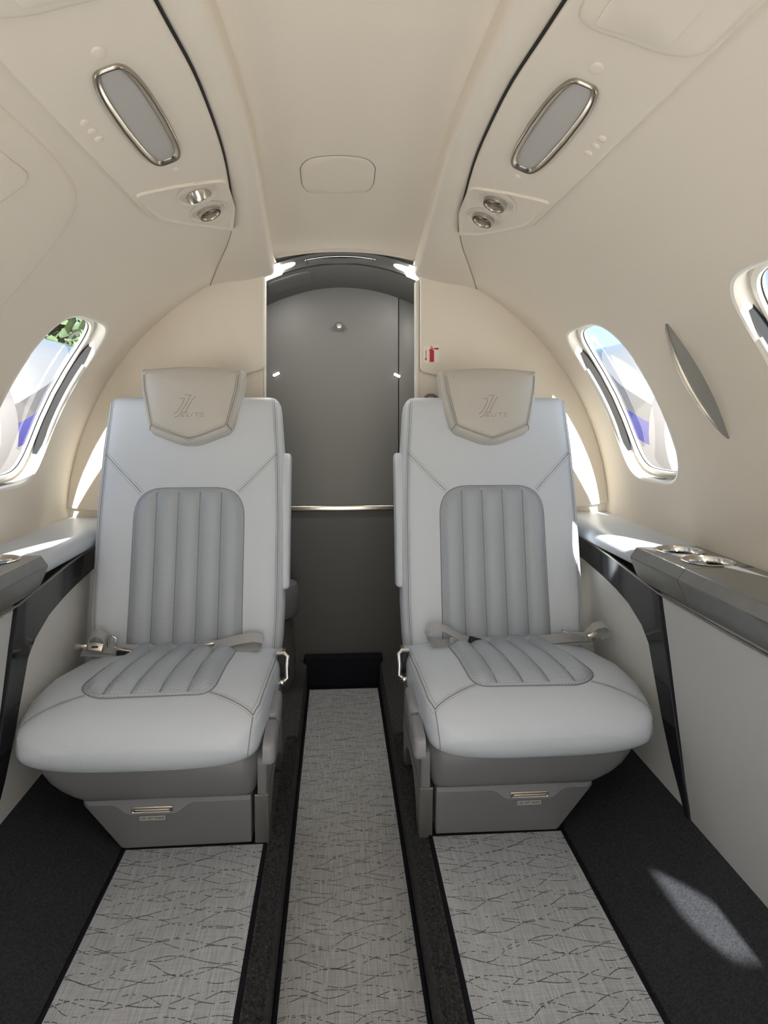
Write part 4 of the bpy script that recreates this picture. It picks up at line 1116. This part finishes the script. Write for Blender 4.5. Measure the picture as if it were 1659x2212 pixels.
# ------------------------------------------------------------------ light
w = bpy.data.worlds.new('sky'); scene.world = w; w.use_nodes = True; nt = w.node_tree
bg = nt.nodes['Background']; sk = nt.nodes.new('ShaderNodeTexSky'); sk.sky_type = 'NISHITA'; sk.sun_disc = False
SUN = Vector((-.045, 1., -.66)).normalized()
sk.sun_elevation = math.asin(-SUN.z); sk.sun_rotation = math.atan2(-SUN.x, -SUN.y); sk.air_density = 1.; sk.dust_density = 1.2
hs = nt.nodes.new('ShaderNodeHueSaturation'); hs.inputs['Saturation'].default_value = 1.0; nt.links.new(sk.outputs[0], hs.inputs['Color']); nt.links.new(hs.outputs[0], bg.inputs['Color']); bg.inputs['Strength'].default_value = .10
def lamp(name, kind, loc, energy, col=(1, 1, 1), **kw):
    l = bpy.data.lights.new(name, kind); l.energy = energy; l.color = col
    for k, v in kw.items(): setattr(l, k, v)
    o = bpy.data.objects.new(name, l); o.location = loc; COL.objects.link(o); return o
su = lamp('sun', 'SUN', (0, 0, 5), 12., (1., .965, .905), angle=rad(.53))
su.rotation_euler = SUN.to_track_quat('-Z', 'Y').to_euler()
def portal(name, loc, nrm, sx, sy):
    o = lamp(name, 'AREA', loc, 1, shape='RECTANGLE', size=sx, size_y=sy); o.data.cycles.is_portal = True
    o.rotation_euler = Vector(nrm).to_track_quat('-Z', 'Y').to_euler(); return o
for s, nm in SIDES:
    for yc in WIN[s]:
        p = cyl(s)(yc, (WT0+WT1)/2, -.12); n = (Vector(cyl(s)(yc, (WT0+WT1)/2, .1))-Vector(p))
        portal('window_portal', p, n, .56, .56)
portal('front_portal', (0, Y0-.06, .63), (0, 1, 0), 1.04, 1.46)

# ------------------------------------------------------------------ camera
F_, VX, VY, W_, H_ = 1450., 728., 895., 1659., 2212.
psi = math.atan((W_/2-VX)/F_)
cd = bpy.data.cameras.new('camera'); cam = bpy.data.objects.new('camera', cd); COL.objects.link(cam)
cam.location = (-.027, 0, 1.0); cam.rotation_euler = (PI/2, 0, -psi)
cd.sensor_fit = 'VERTICAL'; cd.sensor_height = 24.; cd.sensor_width = 24.; cd.lens = F_/H_*24.
cd.shift_y = (VY-H_/2)/H_; cd.clip_start = .02; cd.clip_end = 400
scene.camera = cam
scene.view_settings.view_transform = 'Standard'; scene.view_settings.look = 'None'
scene.view_settings.gamma = 1; scene.view_settings.exposure = 1.15; scene.view_settings.use_curve_mapping = False
scene.cycles.use_denoising = True; scene.cycles.max_bounces = 10; scene.cycles.diffuse_bounces = 7; scene.cycles.glossy_bounces = 4
scene.cycles.transparent_max_bounces = 8; scene.cycles.sample_clamp_indirect = 6.; scene.cycles.caustics_reflective = False; scene.cycles.caustics_refractive = False
